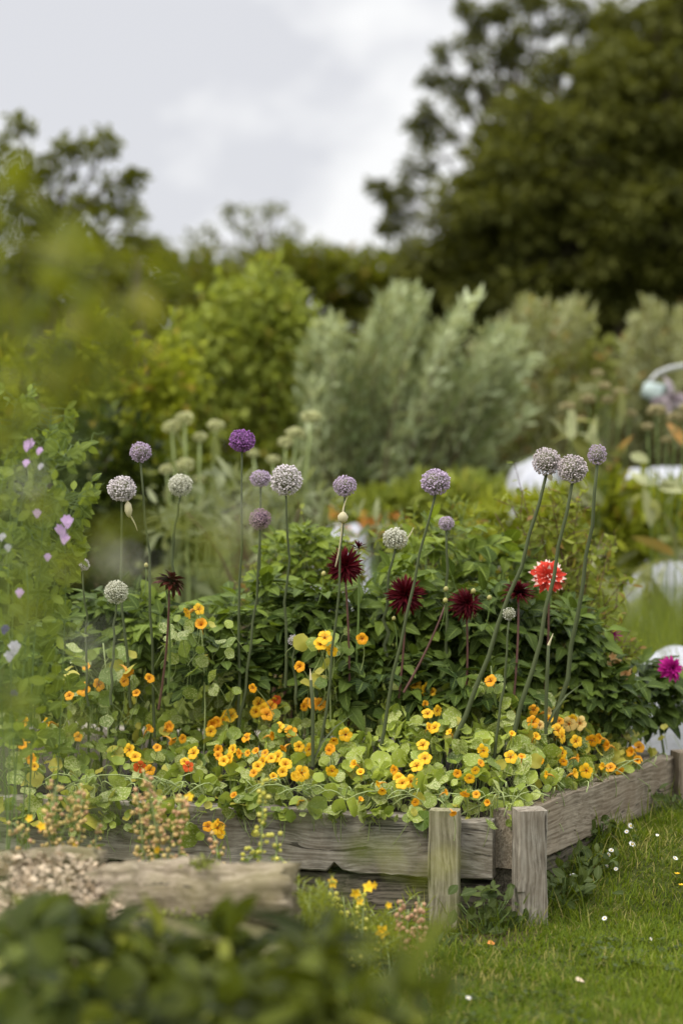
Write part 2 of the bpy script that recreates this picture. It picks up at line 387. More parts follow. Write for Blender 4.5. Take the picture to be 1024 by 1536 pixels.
def fleece_mat():
    m = NT('white_fleece'); n = m.noise(m.pos(), 3.0, 4.0)
    return m.finish(m.mix(n, (0.37, 0.38, 0.42), (0.50, 0.51, 0.55)), 0.8, 0.15, bump=m.noise(m.pos(), 18.0, 3.0), bstr=0.4, bdist=0.02, spec=0.15)
M['fleece'] = fleece_mat()
def ground_mat():
    m = NT('lawn_ground'); p = m.pos()
    c = m.ramp(m.noise(p, 3.5, 5.0, 0.6), [(0.35, (0.045, 0.062, 0.014)), (0.55, (0.09, 0.115, 0.02)), (0.7, (0.13, 0.13, 0.035))])
    c = m.mix(m.math('MULTIPLY', m.noise(p, 60.0, 3.0), 0.7), c, (0.05, 0.045, 0.02))
    dd = m.n('ShaderNodeVectorMath', operation='DISTANCE'); m.l(p, dd.inputs[0]); dd.inputs[1].default_value = (0.52, 6.90, 0.0)
    wob = m.math('MULTIPLY', m.noise(p, 9.0, 3.0), 0.22)
    c = m.mix(m.math('MULTIPLY', m.math('LESS_THAN', m.math('ADD', dd.outputs['Value'], wob), 0.28), 0.8), c, (0.075, 0.055, 0.032))
    return m.finish(c, 0.95, bump=m.noise(p, 90.0, 3.0), bstr=0.6, bdist=0.02, spec=0.1)
M['ground'] = ground_mat()
M['aqua'] = plain('aqua_plastic', (0.38, 0.46, 0.44), 0.6, var=0.2)
M['pinkish'] = plain('pinkish_plastic', (0.42, 0.35, 0.38), 0.6, var=0.1)
M['grey_metal'] = plain('grey_metal', (0.40, 0.41, 0.40), 0.4)

# ------------------------------------------------------------------ leaf templates: base at origin, tip +Y, face +Z
def T_leaf(w=0.5, n=4, curl=0.25, fold=0.15, peak=0.42, wav=0.0):
    rows = np.linspace(0, 1, n + 1); V = []; UV = []
    for i, t in enumerate(rows):
        tt = t ** (math.log(0.5) / math.log(peak))
        hw = 0.5 * w * math.sin(math.pi * tt) ** 0.8 if 0 < t < 1 else 0.008
        if wav and 0 < t < 1: hw *= 1 + wav * (-1) ** i
        z = -curl * t * t
        for sg in (-1, 0, 1):
            V.append((sg * hw, t - (0.1 * t if sg == 0 and wav else 0), z + (fold * hw * 2 if sg else 0))); UV.append((sg, t))
    F = []
    for i in range(n):
        a = i * 3
        F += [(a, a + 1, a + 4, a + 3), (a + 1, a + 2, a + 5, a + 4)]
    return np.array(V, float), [np.array(F)], np.array(UV, float)
def T_rhomb(w=0.5, z=0.12):
    V = np.array([(0, 0, 0), (w / 2, .45, z), (0, 1, -.08), (-w / 2, .45, z), (0, .45, 0)], float)
    return V, [np.array([(0, 1, 4), (1, 2, 4), (2, 3, 4), (3, 0, 4)])], np.array([(0, 0), (1, .45), (0, 1), (-1, .45), (0, .45)], float)
def T_blade(w=0.05, n=3, bend=0.5):
    V = []; UV = []
    for i in range(n + 1):
        t = i / n; hw = w / 2 * (1 - t ** 2.2) + 0.001
        for sg in (-1, 1): V.append((sg * hw, t * (1 - 0.15 * bend * t), -bend * t * t * 0.6)); UV.append((sg, t))
    F = [(2 * i, 2 * i + 1, 2 * i + 3, 2 * i + 2) for i in range(n)]
    return np.array(V, float), [np.array(F)], np.array(UV, float)
def T_disc(k=14, ph=0.0, cup=0.12):
    V = [(0, 0, -0.05)]; UV = [(0, 0)]
    for rr in (0.5, 1.0):
        for j in range(k):
            a = 2 * math.pi * j / k; q = rr * (1 + 0.07 * math.cos(5 * a + ph) * (rr > 0.6))
            V.append((q * math.cos(a), q * math.sin(a), cup * rr * rr + 0.10 * rr * rr * math.sin(3 * a + ph) + 0.06 * rr * math.cos(2 * a + 2 * ph)))
            UV.append((q * math.cos(a), q * math.sin(a)))
    F3 = [(0, 1 + j, 1 + (j + 1) % k) for j in range(k)]
    F4 = [(1 + j, 1 + k + j, 1 + k + (j + 1) % k, 1 + (j + 1) % k) for j in range(k)]
    return np.array(V, float), [np.array(F3), np.array(F4)], np.array(UV, float)
def T_petal(w=0.22, n=4, rise=0.25, droop=0.15, roll=0.5):
    """narrow pointed ray: along +Y, rolled edges"""
    V = []; UV = []
    for i in range(n + 1):
        t = i / n; hw = w / 2 * math.sin(math.pi * min(0.97, 0.12 + 0.85 * t)) ** 0.7
        if i == n: hw = 0.006
        z = rise * t - (rise + droop) * t * t * 0.6
        for sg in (-1, 0, 1): V.append((sg * hw, t, z + abs(sg) * roll * hw)); UV.append((sg, t))
    F = []
    for i in range(n):
        a = i * 3; F += [(a, a + 1, a + 4, a + 3), (a + 1, a + 2, a + 5, a + 4)]
    return np.array(V, float), [np.array(F)], np.array(UV, float)
def T_star(k=6):
    """a floret: k short petals opening from a point, face +Z"""
    V = [(0, 0, 0)]; UV = [(0, 0.1)]; F = []
    for j in range(k):
        a = 2 * math.pi * j / k; b = math.pi / k * 0.75
        i = len(V)
        V += [(0.55 * math.cos(a - b), 0.55 * math.sin(a - b), 0.55), (1.0 * math.cos(a), 1.0 * math.sin(a), 0.75), (0.55 * math.cos(a + b), 0.55 * math.sin(a + b), 0.55)]
        UV += [(0, .5), (0, 1), (0, .5)]
        F.append((0, i, i + 1, i + 2))
    return np.array(V, float), [np.array(F)], np.array(UV, float)
def T_pod():
    """a small rounded pod"""
    k = 6; V = [(0, 0, 0)]; UV = [(0, 0)]
    for t, q in ((0.25, 0.36), (0.6, 0.42), (0.88, 0.22)):
        for j in range(k):
            a = 2 * math.pi * j / k; V.append((q * math.cos(a), t, q * math.sin(a))); UV.append((0.5, t))
    V.append((0, 1, 0)); UV.append((0, 1)); e = len(V) - 1
    F3 = [(0, 1 + j, 1 + (j + 1) % k) for j in range(k)] + [(e, 13 + (j + 1) % k, 13 + j) for j in range(k)]
    F4 = [(1 + r * k + j, 1 + r * k + k + j, 1 + r * k + k + (j + 1) % k, 1 + r * k + (j + 1) % k) for r in (0, 1) for j in range(k)]
    return np.array(V, float), [np.array(F3), np.array(F4)], np.array(UV, float)
OV = [T_leaf(0.55, 5, c, f, 0.42, 0.07) for c, f in ((0.1, 0.12), (0.35, 0.2), (0.55, 0.1))]
BROAD = [T_leaf(0.75, 5, c, f, 0.38) for c, f in ((0.12, 0.12), (0.4, 0.15))]
LANCE = [T_leaf(0.26, 4, c, 0.15, 0.45) for c in (0.1, 0.4)]
NARROW = [T_leaf(0.16, 3, c, 0.15, 0.5) for c in (0.05, 0.3)]
OVAL = [T_leaf(0.6, 4, c, 0.1, 0.5) for c in (0.05, 0.3)]
RH = [T_rhomb(0.55), T_rhomb(0.45, 0.2)]
DISC = [T_disc(14, p, c) for p, c in ((0, 0.10), (1.7, 0.22), (3.9, -0.05))]
BLADE = [T_blade(0.05, 3, b) for b in (0.25, 0.7, 1.2)]
STAR = T_star(); POD = T_pod()

def rdir(n, up=0.0):
    v = rng.normal(size=(n, 3)); v[:, 2] += up; return nrm(v)
def scatter_mix(g, Ts, P, tip, nor, S, mat=0, rnd=None):
    k = rng.integers(0, len(Ts), len(P)); rnd = rng.random(len(P)) if rnd is None else rnd
    for i, T in enumerate(Ts):
        m = k == i; g.scatter(T, P[m], tip[m], nor[m], np.asarray(S)[m] if np.ndim(S) else S, rnd[m], mat)
def curve(a, b, bow, n=7):
    a, b, bow = (np.asarray(v, float) for v in (a, b, bow)); t = np.linspace(0, 1, n)[:, None]
    return a + (b - a) * t + bow * (4 * t * (1 - t))

# ------------------------------------------------------------------ terrain
def terrain(x, y):
    x = np.asarray(x, float); y = np.asarray(y, float)
    z = 0.185 * sstep(7.02, 7.75, y) * sstep(0.45, 0.75, x) + 0.18 * sstep(8.4, 10, y) * (1 - sstep(0.45, 0.75, x)) + 0.45 * sstep(9.6, 16, y) + 0.3 * sstep(16, 40, y)
    z = z + 0.30 * (1 - sstep(-0.32, 0.02, x)) * (1 - sstep(6.25, 6.75, y)) * sstep(-6, -2, x)
    z = z + 0.012 * np.sin(x * 5.1 + 1) * np.sin(y * 4.3) + 0.008 * np.sin(x * 13 + y * 9)
    return z
gx = np.concatenate([np.linspace(-150, -4, 12)[:-1], np.linspace(-4, 4, 110), np.linspace(4, 150, 12)[1:]])
gy = np.concatenate([np.linspace(-30, 1, 6)[:-1], np.linspace(1, 14, 150), np.linspace(14, 400, 26)[1:]])
GX, GY = np.meshgrid(gx, gy); g = Geo()
nx, ny = len(gx), len(gy)
ii = (np.arange(ny - 1)[:, None] * nx + np.arange(nx - 1)[None]).ravel()
g.add(np.stack([GX, GY, terrain(GX, GY)], -1).reshape(-1, 3), [np.stack([ii, ii + 1, ii + nx + 1, ii + nx], -1)])
tag(g.build('lawn', M['ground']), kind='structure', label='mown green lawn and garden ground')

# ------------------------------------------------------------------ raised bed
def board_mesh(L, H, Tk, rough=0.004, chip=0.0, seed=0):
    """a sleeper: length along X, height along Z, thickness along Y, slightly worn edges; centre at the origin"""
    r = np.random.default_rng(seed); n = max(6, int(L / 0.03)); g = Geo(); b = 0.006
    ring = [(-Tk/2, -H/2 + b), (-Tk/2, H/2 - b), (-Tk/2 + b, H/2), (Tk/2 - b, H/2), (Tk/2, H/2 - b), (Tk/2, -H/2 + b), (Tk/2 - b, -H/2), (-Tk/2 + b, -H/2)]
    xs = np.linspace(-L/2, L/2, n); k = 8
    wz = np.cumsum(r.normal(0, rough * 0.35, (n, 2)), 0); wz -= np.linspace(0, 1, n)[:, None] * wz[-1]
    V = np.zeros((n, k, 3))
    for i in range(n):
        for j, (yy, zz) in enumerate(ring):
            dz = wz[i, 0] if zz > 0 else wz[i, 1]
            V[i, j] = (xs[i], yy + r.normal(0, rough * 0.15), zz + dz + r.normal(0, rough * 0.2))
    if chip:
        c = chip * np.maximum(0, r.normal(-0.4, 1, n)) ** 1.3
        V[:, [0, 7], 2] += c[:, None]
    V[[0, -1]] = V[[0, -1]] * np.array([1, .97, .985])
    i = np.arange(n - 1)[:, None] * k; j = np.arange(k)[None]; j2 = (j + 1) % k
    F = np.stack([i + j, i + j2, i + k + j2, i + k + j], -1).reshape(-1, 4)
    g.add(V.reshape(-1, 3), [F, [list(range(k))[::-1]], [list(range((n - 1) * k, n * k))]])
    return g
bed = thing('raised_bed', 'weathered grey timber raised bed brimming with nasturtiums and dahlias', 'raised bed', (0.0, 7.6, 0.0))
def put(g, name, mat, loc, rz, ry=0.0):
    o = g.build(name, mat, None, smooth=False); o.parent = bed
    o.location = tuple(np.asarray(loc) - np.array(bed.location)); o.rotation_euler = (0, ry, rz); return o
# front line runs from the corner leftwards; Tk is the sleeper thickness
FA, FB = np.array([0.535, 7.08]), np.array([-1.95, 7.725])
SA, SB = np.array([0.625, 7.10]), np.array([1.42, 8.44])
def along(A, B, Tk, inner, L=None):
    d = (B - A) / np.linalg.norm(B - A); nn = np.array([-d[1], d[0]])
    if np.dot(nn, inner) < 0: nn = -nn
    return (A + B) / 2 + nn * Tk / 2, math.atan2(d[1], d[0]), np.linalg.norm(B - A)
c, a, L = along(FB, FA, 0.09, np.array([0, 1.0]))
put(board_mesh(L, 0.21, 0.09, 0.006, 0.012, 1), 'board', M['wood'], (*c, 0.267), a)
c2 = c + np.array([0.012, 0.03])
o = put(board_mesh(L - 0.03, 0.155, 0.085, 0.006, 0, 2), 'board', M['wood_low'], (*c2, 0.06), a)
o['label'] = 'dark lower board set back under the front board'
c, a, L = along(SA, SB, 0.095, np.array([-1.0, 0]))
o = put(board_mesh(L, 0.205, 0.095, 0.004, 0.004, 3), 'board', M['wood_side'], (*c, 0.298), a)
o['label'] = 'brown-grey board along the lawn side'
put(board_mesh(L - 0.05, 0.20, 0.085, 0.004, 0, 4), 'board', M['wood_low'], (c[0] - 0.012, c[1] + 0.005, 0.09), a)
BK = np.array([-1.5, 9.6])
c, a, L = along(BK, SB + np.array([-0.05, 0.15]), 0.09, np.array([0, -1.0])); put(board_mesh(L, 0.21, 0.09, 0.004, 0, 5), 'board', M['wood'], (*c, 0.29), a)
c, a, L = along(FB + np.array([-0.03, 0.1]), BK + np.array([-.03, .0]), 0.09, np.array([1.0, 0])); put(board_mesh(L, 0.21, 0.09, 0.004, 0, 6), 'board', M['wood'], (*c, 0.27), a)
def post(x0, x1, ytop, ybot, d, rz, dep, mat, seed):
    w = PX(x1 - x0, d); top = W((x0 + x1) / 2, ytop, d); bot = W((x0 + x1) / 2, ybot, d)
    g = board_mesh(top[2] - bot[2] + 0.12, w, dep, 0.003, 0, seed)
    # stand it up: local X becomes up
    o = g.build('post', mat, None, smooth=False); o.parent = bed
    zc = (top[2] + bot[2] - 0.12) / 2
    o.location = (top[0] - bed.location[0], d + dep / 2 - bed.location[1], zc)
    o.rotation_euler = (0, R(-90), rz); return o
o = post(645, 690.5, 1217, 1378, 7.035, R(-10), 0.07, M['wood_post'], 11); o['label'] = 'pale lichened post in front of the front board'
o = post(773, 819, 1217, 1386, 6.985, R(10), 0.10, M['wood'], 12); o['label'] = 'square grey post at the near corner'
post(1012, 1052, 1129, 1215, 8.36, R(15), 0.10, M['wood_side'], 13)
# soil
SO = np.array([[-1.9, 7.8], [0.56, 7.17], [1.36, 8.5], [-1.5, 9.55]])
u = np.linspace(0, 1, 50); UU, VV = np.meshgrid(u, u)
PXY = ((1 - UU) * (1 - VV))[..., None] * SO[0] + (UU * (1 - VV))[..., None] * SO[1] + (UU * VV)[..., None] * SO[2] + ((1 - UU) * VV)[..., None] * SO[3]
g = Geo(); ii = (np.arange(49)[:, None] * 50 + np.arange(49)[None]).ravel()
g.add(np.concatenate([PXY, (0.325 + 0.03 * rng.random((50, 50)))[..., None]], -1).reshape(-1, 3), [np.stack([ii, ii + 1, ii + 51, ii + 50], -1)])
tag(g.build('soil', M['soil_dark']), kind='structure', label='dark soil filling the raised bed')

def dfront(px):
    k = (px - 512) / FPX
    df = 7.222 / (1 + 0.2585 * k); ds = 6.047 / (1 - 1.685 * k)
    return np.maximum(df, np.where(k > 0.06, ds, 0)) + 0.05
def canopy(e):
    e = np.asarray(e, float); return np.where(e < 0.6, 0.43 + 0.45 * e, np.minimum(0.70 + 1.1 * (e - 0.6), 1.45))
def on_canopy(x, y, lift=0.0):
    ee = np.linspace(-0.08, 2.2, 300); d = dfront(x) + ee
    zr = EYE - (y - HZ) / FPX * d; k = np.argmax(zr <= canopy(ee) + lift)
    return W(x, y, d[k])

# ------------------------------------------------------------------ alliums (leeks in flower)
def fib(n):
    i = np.arange(n) + 0.5; ph = np.arccos(1 - 2 * i / n); th = math.pi * (1 + 5 ** 0.5) * i
    return np.stack([np.cos(th) * np.sin(ph), np.sin(th) * np.sin(ph), np.cos(ph)], -1)
AL = []
def allium(label, head, rpx, base, d, mat, squash=1.0, bow=0.02, core='al_core', nfl=None, lean_d=0.0, stem_px=3.4, open_=1.0):
    hp = W(*head, d); r = PX(rpx * 1.07, d); bp = W(*base, d + lean_d); bp[2] -= 0.12
    t = thing('allium', label, 'allium', bp, 'alliums rising above the raised bed')
    AL.append(t)
    ax = nrm(hp - bp); nk = hp - np.array([0, 0, r * 0.9 * squash]) 
    pts = curve(bp, nk, (bow, 0, 0), 10); w_ = rng.normal(0, .0048, (10, 3)); w_[0] = 0; w_[-2:] = 0; pts = pts + w_
    g = Geo(); rad = np.linspace(PX(stem_px, d) * 0.70, PX(stem_px, d) * 0.42, 10); g.tube(pts, rad, 8)
    g.build('stem', M['stem_allium'], t)
    tip = nrm(pts[-1] - pts[-3])
    n = int(1.6 * (nfl or np.clip(60 + 6500 * r, 130, 420))); D = fib(n) + rng.normal(0, 0.05, (n, 3)); D = nrm(D)
    sc = np.array([1, 1, squash]); rr = (0.80 + 0.24 * rng.random(n))
    ph_ = rng.random(3) * 6; rr = rr * (1 + .05 * np.sin(D[:, 0] * 3 + ph_[0]) + .05 * np.sin(D[:, 2] * 4 + D[:, 1] * 3 + ph_[1])); rr[rng.random(n) < .04] *= 1.10
    P = hp + D * sc * r * rr[:, None] * 0.93
    g = Geo()
    # pedicels seen in the gaps, core
    k = 12; ang = np.linspace(0, 2 * np.pi, k, endpoint=False)
    cv = [];
    for th in np.linspace(0.05, math.pi - 0.05, 9):
        for a in ang: cv.append((math.sin(th) * math.cos(a), math.sin(th) * math.sin(a), math.cos(th)))
    cv = hp + np.array(cv) * sc * r * 0.72
    i = np.arange(8)[:, None] * k; j = np.arange(k)[None]; j2 = (j + 1) % k
    g.add(cv, [np.stack([i + j, i + k + j, i + k + j2, i + j2], -1).reshape(-1, 4)], np.full((len(cv), 3), 0.4), 1)
    tn = np.cross(D, rdir(n)); s = r * math.sqrt(14.0 / n) * 0.43 * (0.8 + 0.4 * rng.random(n)) * open_
    shade = np.clip(0.55 + 0.25 * rng.normal(size=n), 0, 1)
    g.scatter(STAR, P - D * (s * 0.5)[:, None], tn, D, s, shade, 0)
    # closed buds and anthers between
    m = n // 2; D2 = rdir(m); P2 = hp + D2 * sc * r * (0.84 + 0.10 * rng.random((m, 1)))
    g.scatter(POD, P2, D2, rdir(m), r * 0.13 * (0.7 + 0.6 * rng.random(m)), np.clip(0.3 + 0.3 * rng.normal(size=m), 0, 1), 0)
    g.build('flower_head', [M[mat], M[core]], t)
    return t, pts, hp, r
allium('small mauve allium ball high beside the pale ball with a hanging bract', (211, 678), 15, (232, 1060), 7.75, 'al_mauve', 0.95, 0.01)
t, pts, hp, r = allium('pale pinkish allium ball with a papery cream bract hanging under it', (183, 733), 20, (196, 1015), 7.7, 'al_white', 0.88, -0.01)
g = Geo(); a0 = hp + np.array([PX(9, 7.7), -0.015, -r * 0.8])
g.scatter(POD, a0[None], np.array([[0.12, -0.1, -1.0]]), np.array([[0, -1.0, 0.1]]), np.array([[PX(14, 7.7), PX(27, 7.7), PX(14, 7.7)]]))
g.tube(curve(a0 + [0.008, 0, -PX(22, 7.7)], a0 + [PX(15, 7.7), 0, -PX(46, 7.7)], (0.004, 0, 0)), np.linspace(0.004, 0.001, 7), 5)
g.build('bract', M['papery'], t).parent = next(c for c in t.children if c.name.startswith('flower_head'))
allium('greenish white allium ball on a slanting pale stem, left of the dark purple one', (271, 728), 17, (262, 830), 8.2, 'al_green', 0.92, -0.015)
allium('vivid dark purple allium ball, the most purple of all', (363, 661), 18.5, (357, 1065), 7.75, 'al_purple', 0.85, 0.0, 'al_core_p')
allium('small mauve allium ball tucked beside the large white one', (391, 718), 15, (386, 1035), 8.1, 'al_mauve', 0.78, 0.0)
allium('dusky brown-purple allium ball lower down under the small mauve one', (390, 779), 15.5, (357, 1060), 7.7, 'al_brown', 0.98, 0.012, 'al_core_p')
allium('largest pale allium ball, whitish pink on a straight stem', (429, 720), 22.5, (428, 985), 7.75, 'al_white', 0.97, 0.004)
t, pts, hp, r = allium('mauve allium with a round closed bud beside its stem, over the dark red dahlia', (517, 729), 16.5, (475, 1112), 7.6, 'al_mauve', 0.88, 0.012)
g = Geo(); b0 = W(513, 786, 7.58)
g.scatter(POD, b0[None], np.array([[0.1, -0.05, 1.0]]), np.array([[0, -1.0, 0]]), PX(19, 7.6))
g.tube(curve(b0 + [0.003, 0, PX(17, 7.6)], b0 + [PX(9, 7.6), 0, PX(42, 7.6)], (-0.004, 0, 0)), np.linspace(0.004, 0.001, 7), 5)
g.tube(curve(b0 + [0, 0, 0.002], W(503, 850, 7.6), (0.004, 0, 0)), 0.003, 5)
g.build('bud', M['papery'], t)
allium('mauve allium ball on a leaning stem that crosses in front of a dark red dahlia', (653, 723), 20.5, (566, 1095), 7.55, 'al_mauve', 0.9, -0.012, stem_px=4.2)
t, pts, hp, r = allium('white half-opened allium ball on a curving pale stem above the foliage', (593, 808), 17.5, (580, 940), 7.9, 'al_green', 0.86, -0.02, stem_px=4.2)
g = Geo(); a0 = hp + np.array([r * 0.6, -0.02, -r * 0.35])
g.scatter(BROAD[0], a0[None] - [0.02, 0, .02], np.array([[0.3, 0, 1.0]]), np.array([[0.4, -1.0, 0]]), PX(24, 7.9))
g.tube(curve(a0, hp + [PX(27, 7.9), 0, PX(17, 7.9)], (0.004, 0, 0)), np.linspace(0.004, 0.001, 7), 5); g.build('bract', M['papery'], t).parent = next(c for c in t.children if c.name.startswith('flower_head'))
allium('tiny lavender allium tuft between the leaning mauve ball and the trio of grey balls', (669, 785), 11.5, (671, 1010), 7.9, 'al_mauve', 0.85, 0.0, stem_px=4.2)
t, pts, hp, r = allium('grey-mauve allium ball, first of the trio, with a scrap of dry bract beneath', (819, 692), 20, (676, 1072), 7.55, 'al_grey', 0.97, 0.03, stem_px=5.6)
g = Geo(); g.scatter(BROAD[1], (hp + [0.006, -0.02, -r * .9])[None], np.array([[0.5, -0.1, -1.0]]), np.array([[0, -1.0, 0]]), 0.028); g.build('bract', M['papery'], t).parent = next(c for c in t.children if c.name.startswith('flower_head'))
allium('grey-mauve allium ball, second of the trio, its stem passing the red and white dahlia', (858, 703), 21, (757, 1105), 7.5, 'al_grey', 0.95, 0.015, stem_px=5.6)
t, pts, hp, r = allium('small lavender egg-shaped allium, last of the trio nearest the lawn', (895, 682), 13.2, (825, 1060), 7.75, 'al_mauve', 1.15, 0.022, nfl=300, stem_px=5.6, open_=0.7)
allium('small tight green-white allium bud under the side-on dark dahlia', (763, 921), 9.5, (738, 1105), 7.5, 'al_green', 1.0, 0.0, nfl=120, open_=0.6)
allium('tiny pale allium head hidden in the blur near the sweet peas', (124, 847), 10.5, (133, 1012), 7.6, 'al_white', 0.85, 0.0, nfl=130, stem_px=3)
allium('low pale seedy allium ball below the one with the hanging bract', (175, 888), 16.5, (167, 1010), 7.55, 'al_green', 1.0, 0.0)
allium('lowest little whitish allium bud, among leaves near the three yellow blooms', (441, 960), 9, (444, 1010), 7.7, 'al_white', 0.85, 0.0, nfl=120, open_=0.7)
for label, pts_px, d in (('unopened leek scape with a pointed hooded tip beside the tallest trio', [(818, 1062), (820, 1010), (822, 968), (829, 950)], 7.6),
                         ('short leek scape with a pale withered tip near the front leaves', [(469, 1110), (469, 1060), (466, 1020), (465, 1003)], 7.45)):
    P = [W(x, y, d) for x, y in pts_px]
    t = thing('leek_scape', label, 'leek stem', P[0] - [0, 0, .1], 'unopened leek stems')
    g = Geo(); g.tube([P[0] - [0, 0, .1]] + P[:3], [0.007, 0.007, 0.0075, 0.006], 7); g.build('stem', M['stem_allium'], t)
    g = Geo(); g.tube([P[2], P[2] * .6 + P[3] * .4, P[3]], [0.006, 0.004, 0.0008], 6); g.build('tip', M['papery'], t)
    g = Geo(); q = P[0] - [0, 0, .08]; g.scatter(BLADE[1], q[None], np.array([[0.35, 0.1, 1.0]]), np.array([[-.8, -.5, .3]]), np.array([[.32, .24, .24]])); g.build('leaf', M['stem_allium'], t)

# ------------------------------------------------------------------ dahlias
PET = [T_petal(0.15, 4, 0.16, 0.25, 0.6), T_petal(0.14, 4, 0.26, 0.10, 0.8)]
PETW = [T_petal(0.30, 4, 0.28, 0.25, 0.35), T_petal(0.27, 4, 0.35, 0.15, 0.45)]
def frame(f):
    f = nrm(np.asarray(f, float)); x = nrm(np.cross([0, 0.02, 1.0], f)); return x, np.cross(f, x), f
def dahlia_bloom(parent, c, r, face, mat, wide=False, lo=-22, hi=78, layers=7, per=21):
    X, Y, Zf = frame(face); g = Geo(); T = PETW if wide else PET
    for L in range(layers):
        q = L / (layers - 1); el = R(lo + (hi - lo) * q); n = int(per * (1 - 0.45 * q)); ln = r * (1 - 0.42 * q ** 1.3)
        a = np.arange(n) * 2 * np.pi / n + L * 0.7 + rng.normal(0, 0.10, n); e = el + rng.normal(0, 0.14, n)
        rad = np.cos(a)[:, None] * X + np.sin(a)[:, None] * Y
        tip = rad * np.cos(e)[:, None] + Zf * np.sin(e)[:, None]; nor = Zf * np.cos(e)[:, None] - rad * np.sin(e)[:, None]
        scatter_mix(g, T, np.repeat(c[None], n, 0) + Zf * r * (0.10 * q - 0.05), tip, nor, ln * (0.85 + 0.28 * rng.random(n)))
    return g.build('flower', M[mat], parent)
def bud(g, c, r, mat):
    g.scatter(POD, np.array(c)[None] - [0, 0, r * .9], np.array([[0.1, -.1, 1.0]]), np.array([[0, -1.0, 0]]), r * 2.0, None, mat)
def compound(g, nodes, outw, size, Ts, mat=0, smat=1, pairs=1, rachis=True, face=0.35):
    """opposite-pinnate leaves: a stalk with a terminal leaflet and pairs"""
    n = len(nodes); size = size * (0.75 + 0.5 * rng.random(n)); rn = rng.random(n)
    tip = nrm(outw + np.array([0, -0.10, 0.05]) + rng.normal(0, 0.28, (n, 3))); nor = nrm(np.array([0, -face, 1.0]) + rng.normal(0, 0.35, (n, 3)) + outw * 0.25)
    side = nrm(np.cross(tip, nor))
    sag = np.array([0, 0, -0.25])
    scatter_mix(g, Ts, nodes + tip * (size * 0.55)[:, None], tip + sag, nor, size, mat, rn)
    for p in range(pairs):
        for sg in (-1, 1):
            b = nodes + tip * (size * (0.42 - 0.34 * p))[:, None]
            scatter_mix(g, Ts, b, nrm(side * sg + tip * 0.55) + sag, nor + side * sg * 0.15, size * (0.82 - 0.1 * p), mat, np.clip(rn + rng.normal(0, .12, n), 0, 1))
    if rachis:
        for i in range(n): g.tube([nodes[i] - tip[i] * size[i] * 0.5, nodes[i] + tip[i] * size[i] * 0.6], [0.0022, 0.0012], 4, smat, cap=False)
def vol_nodes(c, rad, n, front=0.35, lo=0.55):
    D = rdir(n); flip = (D[:, 1] > 0) & (rng.random(n) < front); D[flip, 1] *= -1
    D[:, 2] = np.where((D[:, 2] < -0.4), -D[:, 2], D[:, 2])
    q = lo + (1 - lo) * rng.random((n, 1)) ** 0.6
    lump = 1 + 0.18 * np.sin(D[:, :1] * 7 + c[0] * 9) * np.sin(D[:, 2:] * 6 + c[0] * 5)
    return c + D * np.asarray(rad) * q * lump, D
SOIL = 0.33
def foliage_plant(name, label, cat, px, py, rx, rz, d, n, size, mat, Ts, pairs=1, ry=0.22, smat='stem_green', group=None, nstem=7, comp=True):
    c = W(px, py, d); c[1] += 0.0
    t = thing(name, label, cat, (c[0], c[1], SOIL), group)
    n = int(n * 1.6)
    P, D = vol_nodes(c, (PX(rx, d), ry, PX(rz, d)), n, lo=.35)
    g = Geo()
    if comp: compound(g, P, D * [1, 1, .5], size, Ts, 0, 1, pairs)
    else:
        scatter_mix(g, Ts, P, D * [1, 1, .4] + rng.normal(0, .4, (n, 3)) + [0, 0, .15], np.array([0, -.5, .9]) + D * .5 + rng.normal(0, .35, (n, 3)), size * (0.6 + .8 * rng.random(n)))
    g.build('foliage', [M[mat], M[smat]], t)
    g = Geo()
    for k in range(nstem):
        q = P[rng.integers(0, n)]; g.tube(curve((c[0] + rng.normal(0, .05), c[1] + rng.normal(0, .05), SOIL - .03), q, (0, 0, 0.03)), np.linspace(0.007, 0.003, 7), 6)
    g.build('stem', M[smat], t)
    return t
def flower_stem(t, c, base, d, mat='stem_red', rad=0.0042):
    g = Geo(); b = W(*base, d); g.tube(curve(b - [0, 0, .1], c, (0.01, 0, 0)), np.linspace(rad * 1.3, rad, 7), 6); return g.build('stem', M[mat], t)
def buds(t, pts, d, r=0.012):
    for (x, y) in pts:
        g = Geo(); c = W(x, y, d); bud(g, c, r, 0); n = 7; a = np.arange(n) * 2 * np.pi / n
        g.scatter(RH[0], np.repeat((c - [0, 0, r * .8])[None], n, 0), np.stack([np.cos(a), np.sin(a), np.full(n, .25)], -1), np.repeat([[0, 0, 1.0]], n, 0), r * 1.3, None, 1)
        g.tube(curve(c - [0, 0, r], c + [rng.normal(0, .02), .01, -.12], (0.006, 0, 0)), 0.002, 5, 2); g.build('bud', [M['dahlia_bud'], M['bright_leaf'], M['stem_green']], t)

tA = foliage_plant('dahlia_plant', 'dark red dahlia with one spiky bloom and a smaller side-on bloom above it', 'dahlia', 480, 975, 78, 92, 8.15, 108, 0.084, 'dahlia_leaf', OV, group='dahlias in the raised bed')
for c, r, f in ((W(518, 849, 7.7), 31, (0.05, -1, 0.15)),): dahlia_bloom(tA, c, PX(r, 7.7), f, 'dahlia_red')
dahlia_bloom(tA, W(537, 822, 7.8), PX(17, 7.8), (0.15, -0.25, 1), 'dahlia_red', lo=10, per=10, layers=4)
flower_stem(tA, W(517, 858, 7.74), (522, 1065), 7.75); flower_stem(tA, W(537, 824, 7.82), (530, 1000), 7.85, 'stem_green'); buds(tA, [(485, 861), (733, 893)][:1], 7.72)
tB = foliage_plant('dahlia_plant', 'dark red dahlia with a single spiky bloom behind the leaning mauve allium', 'dahlia', 600, 965, 80, 105, 8.2, 108, 0.088, 'broad_leaf', OV, group='dahlias in the raised bed')
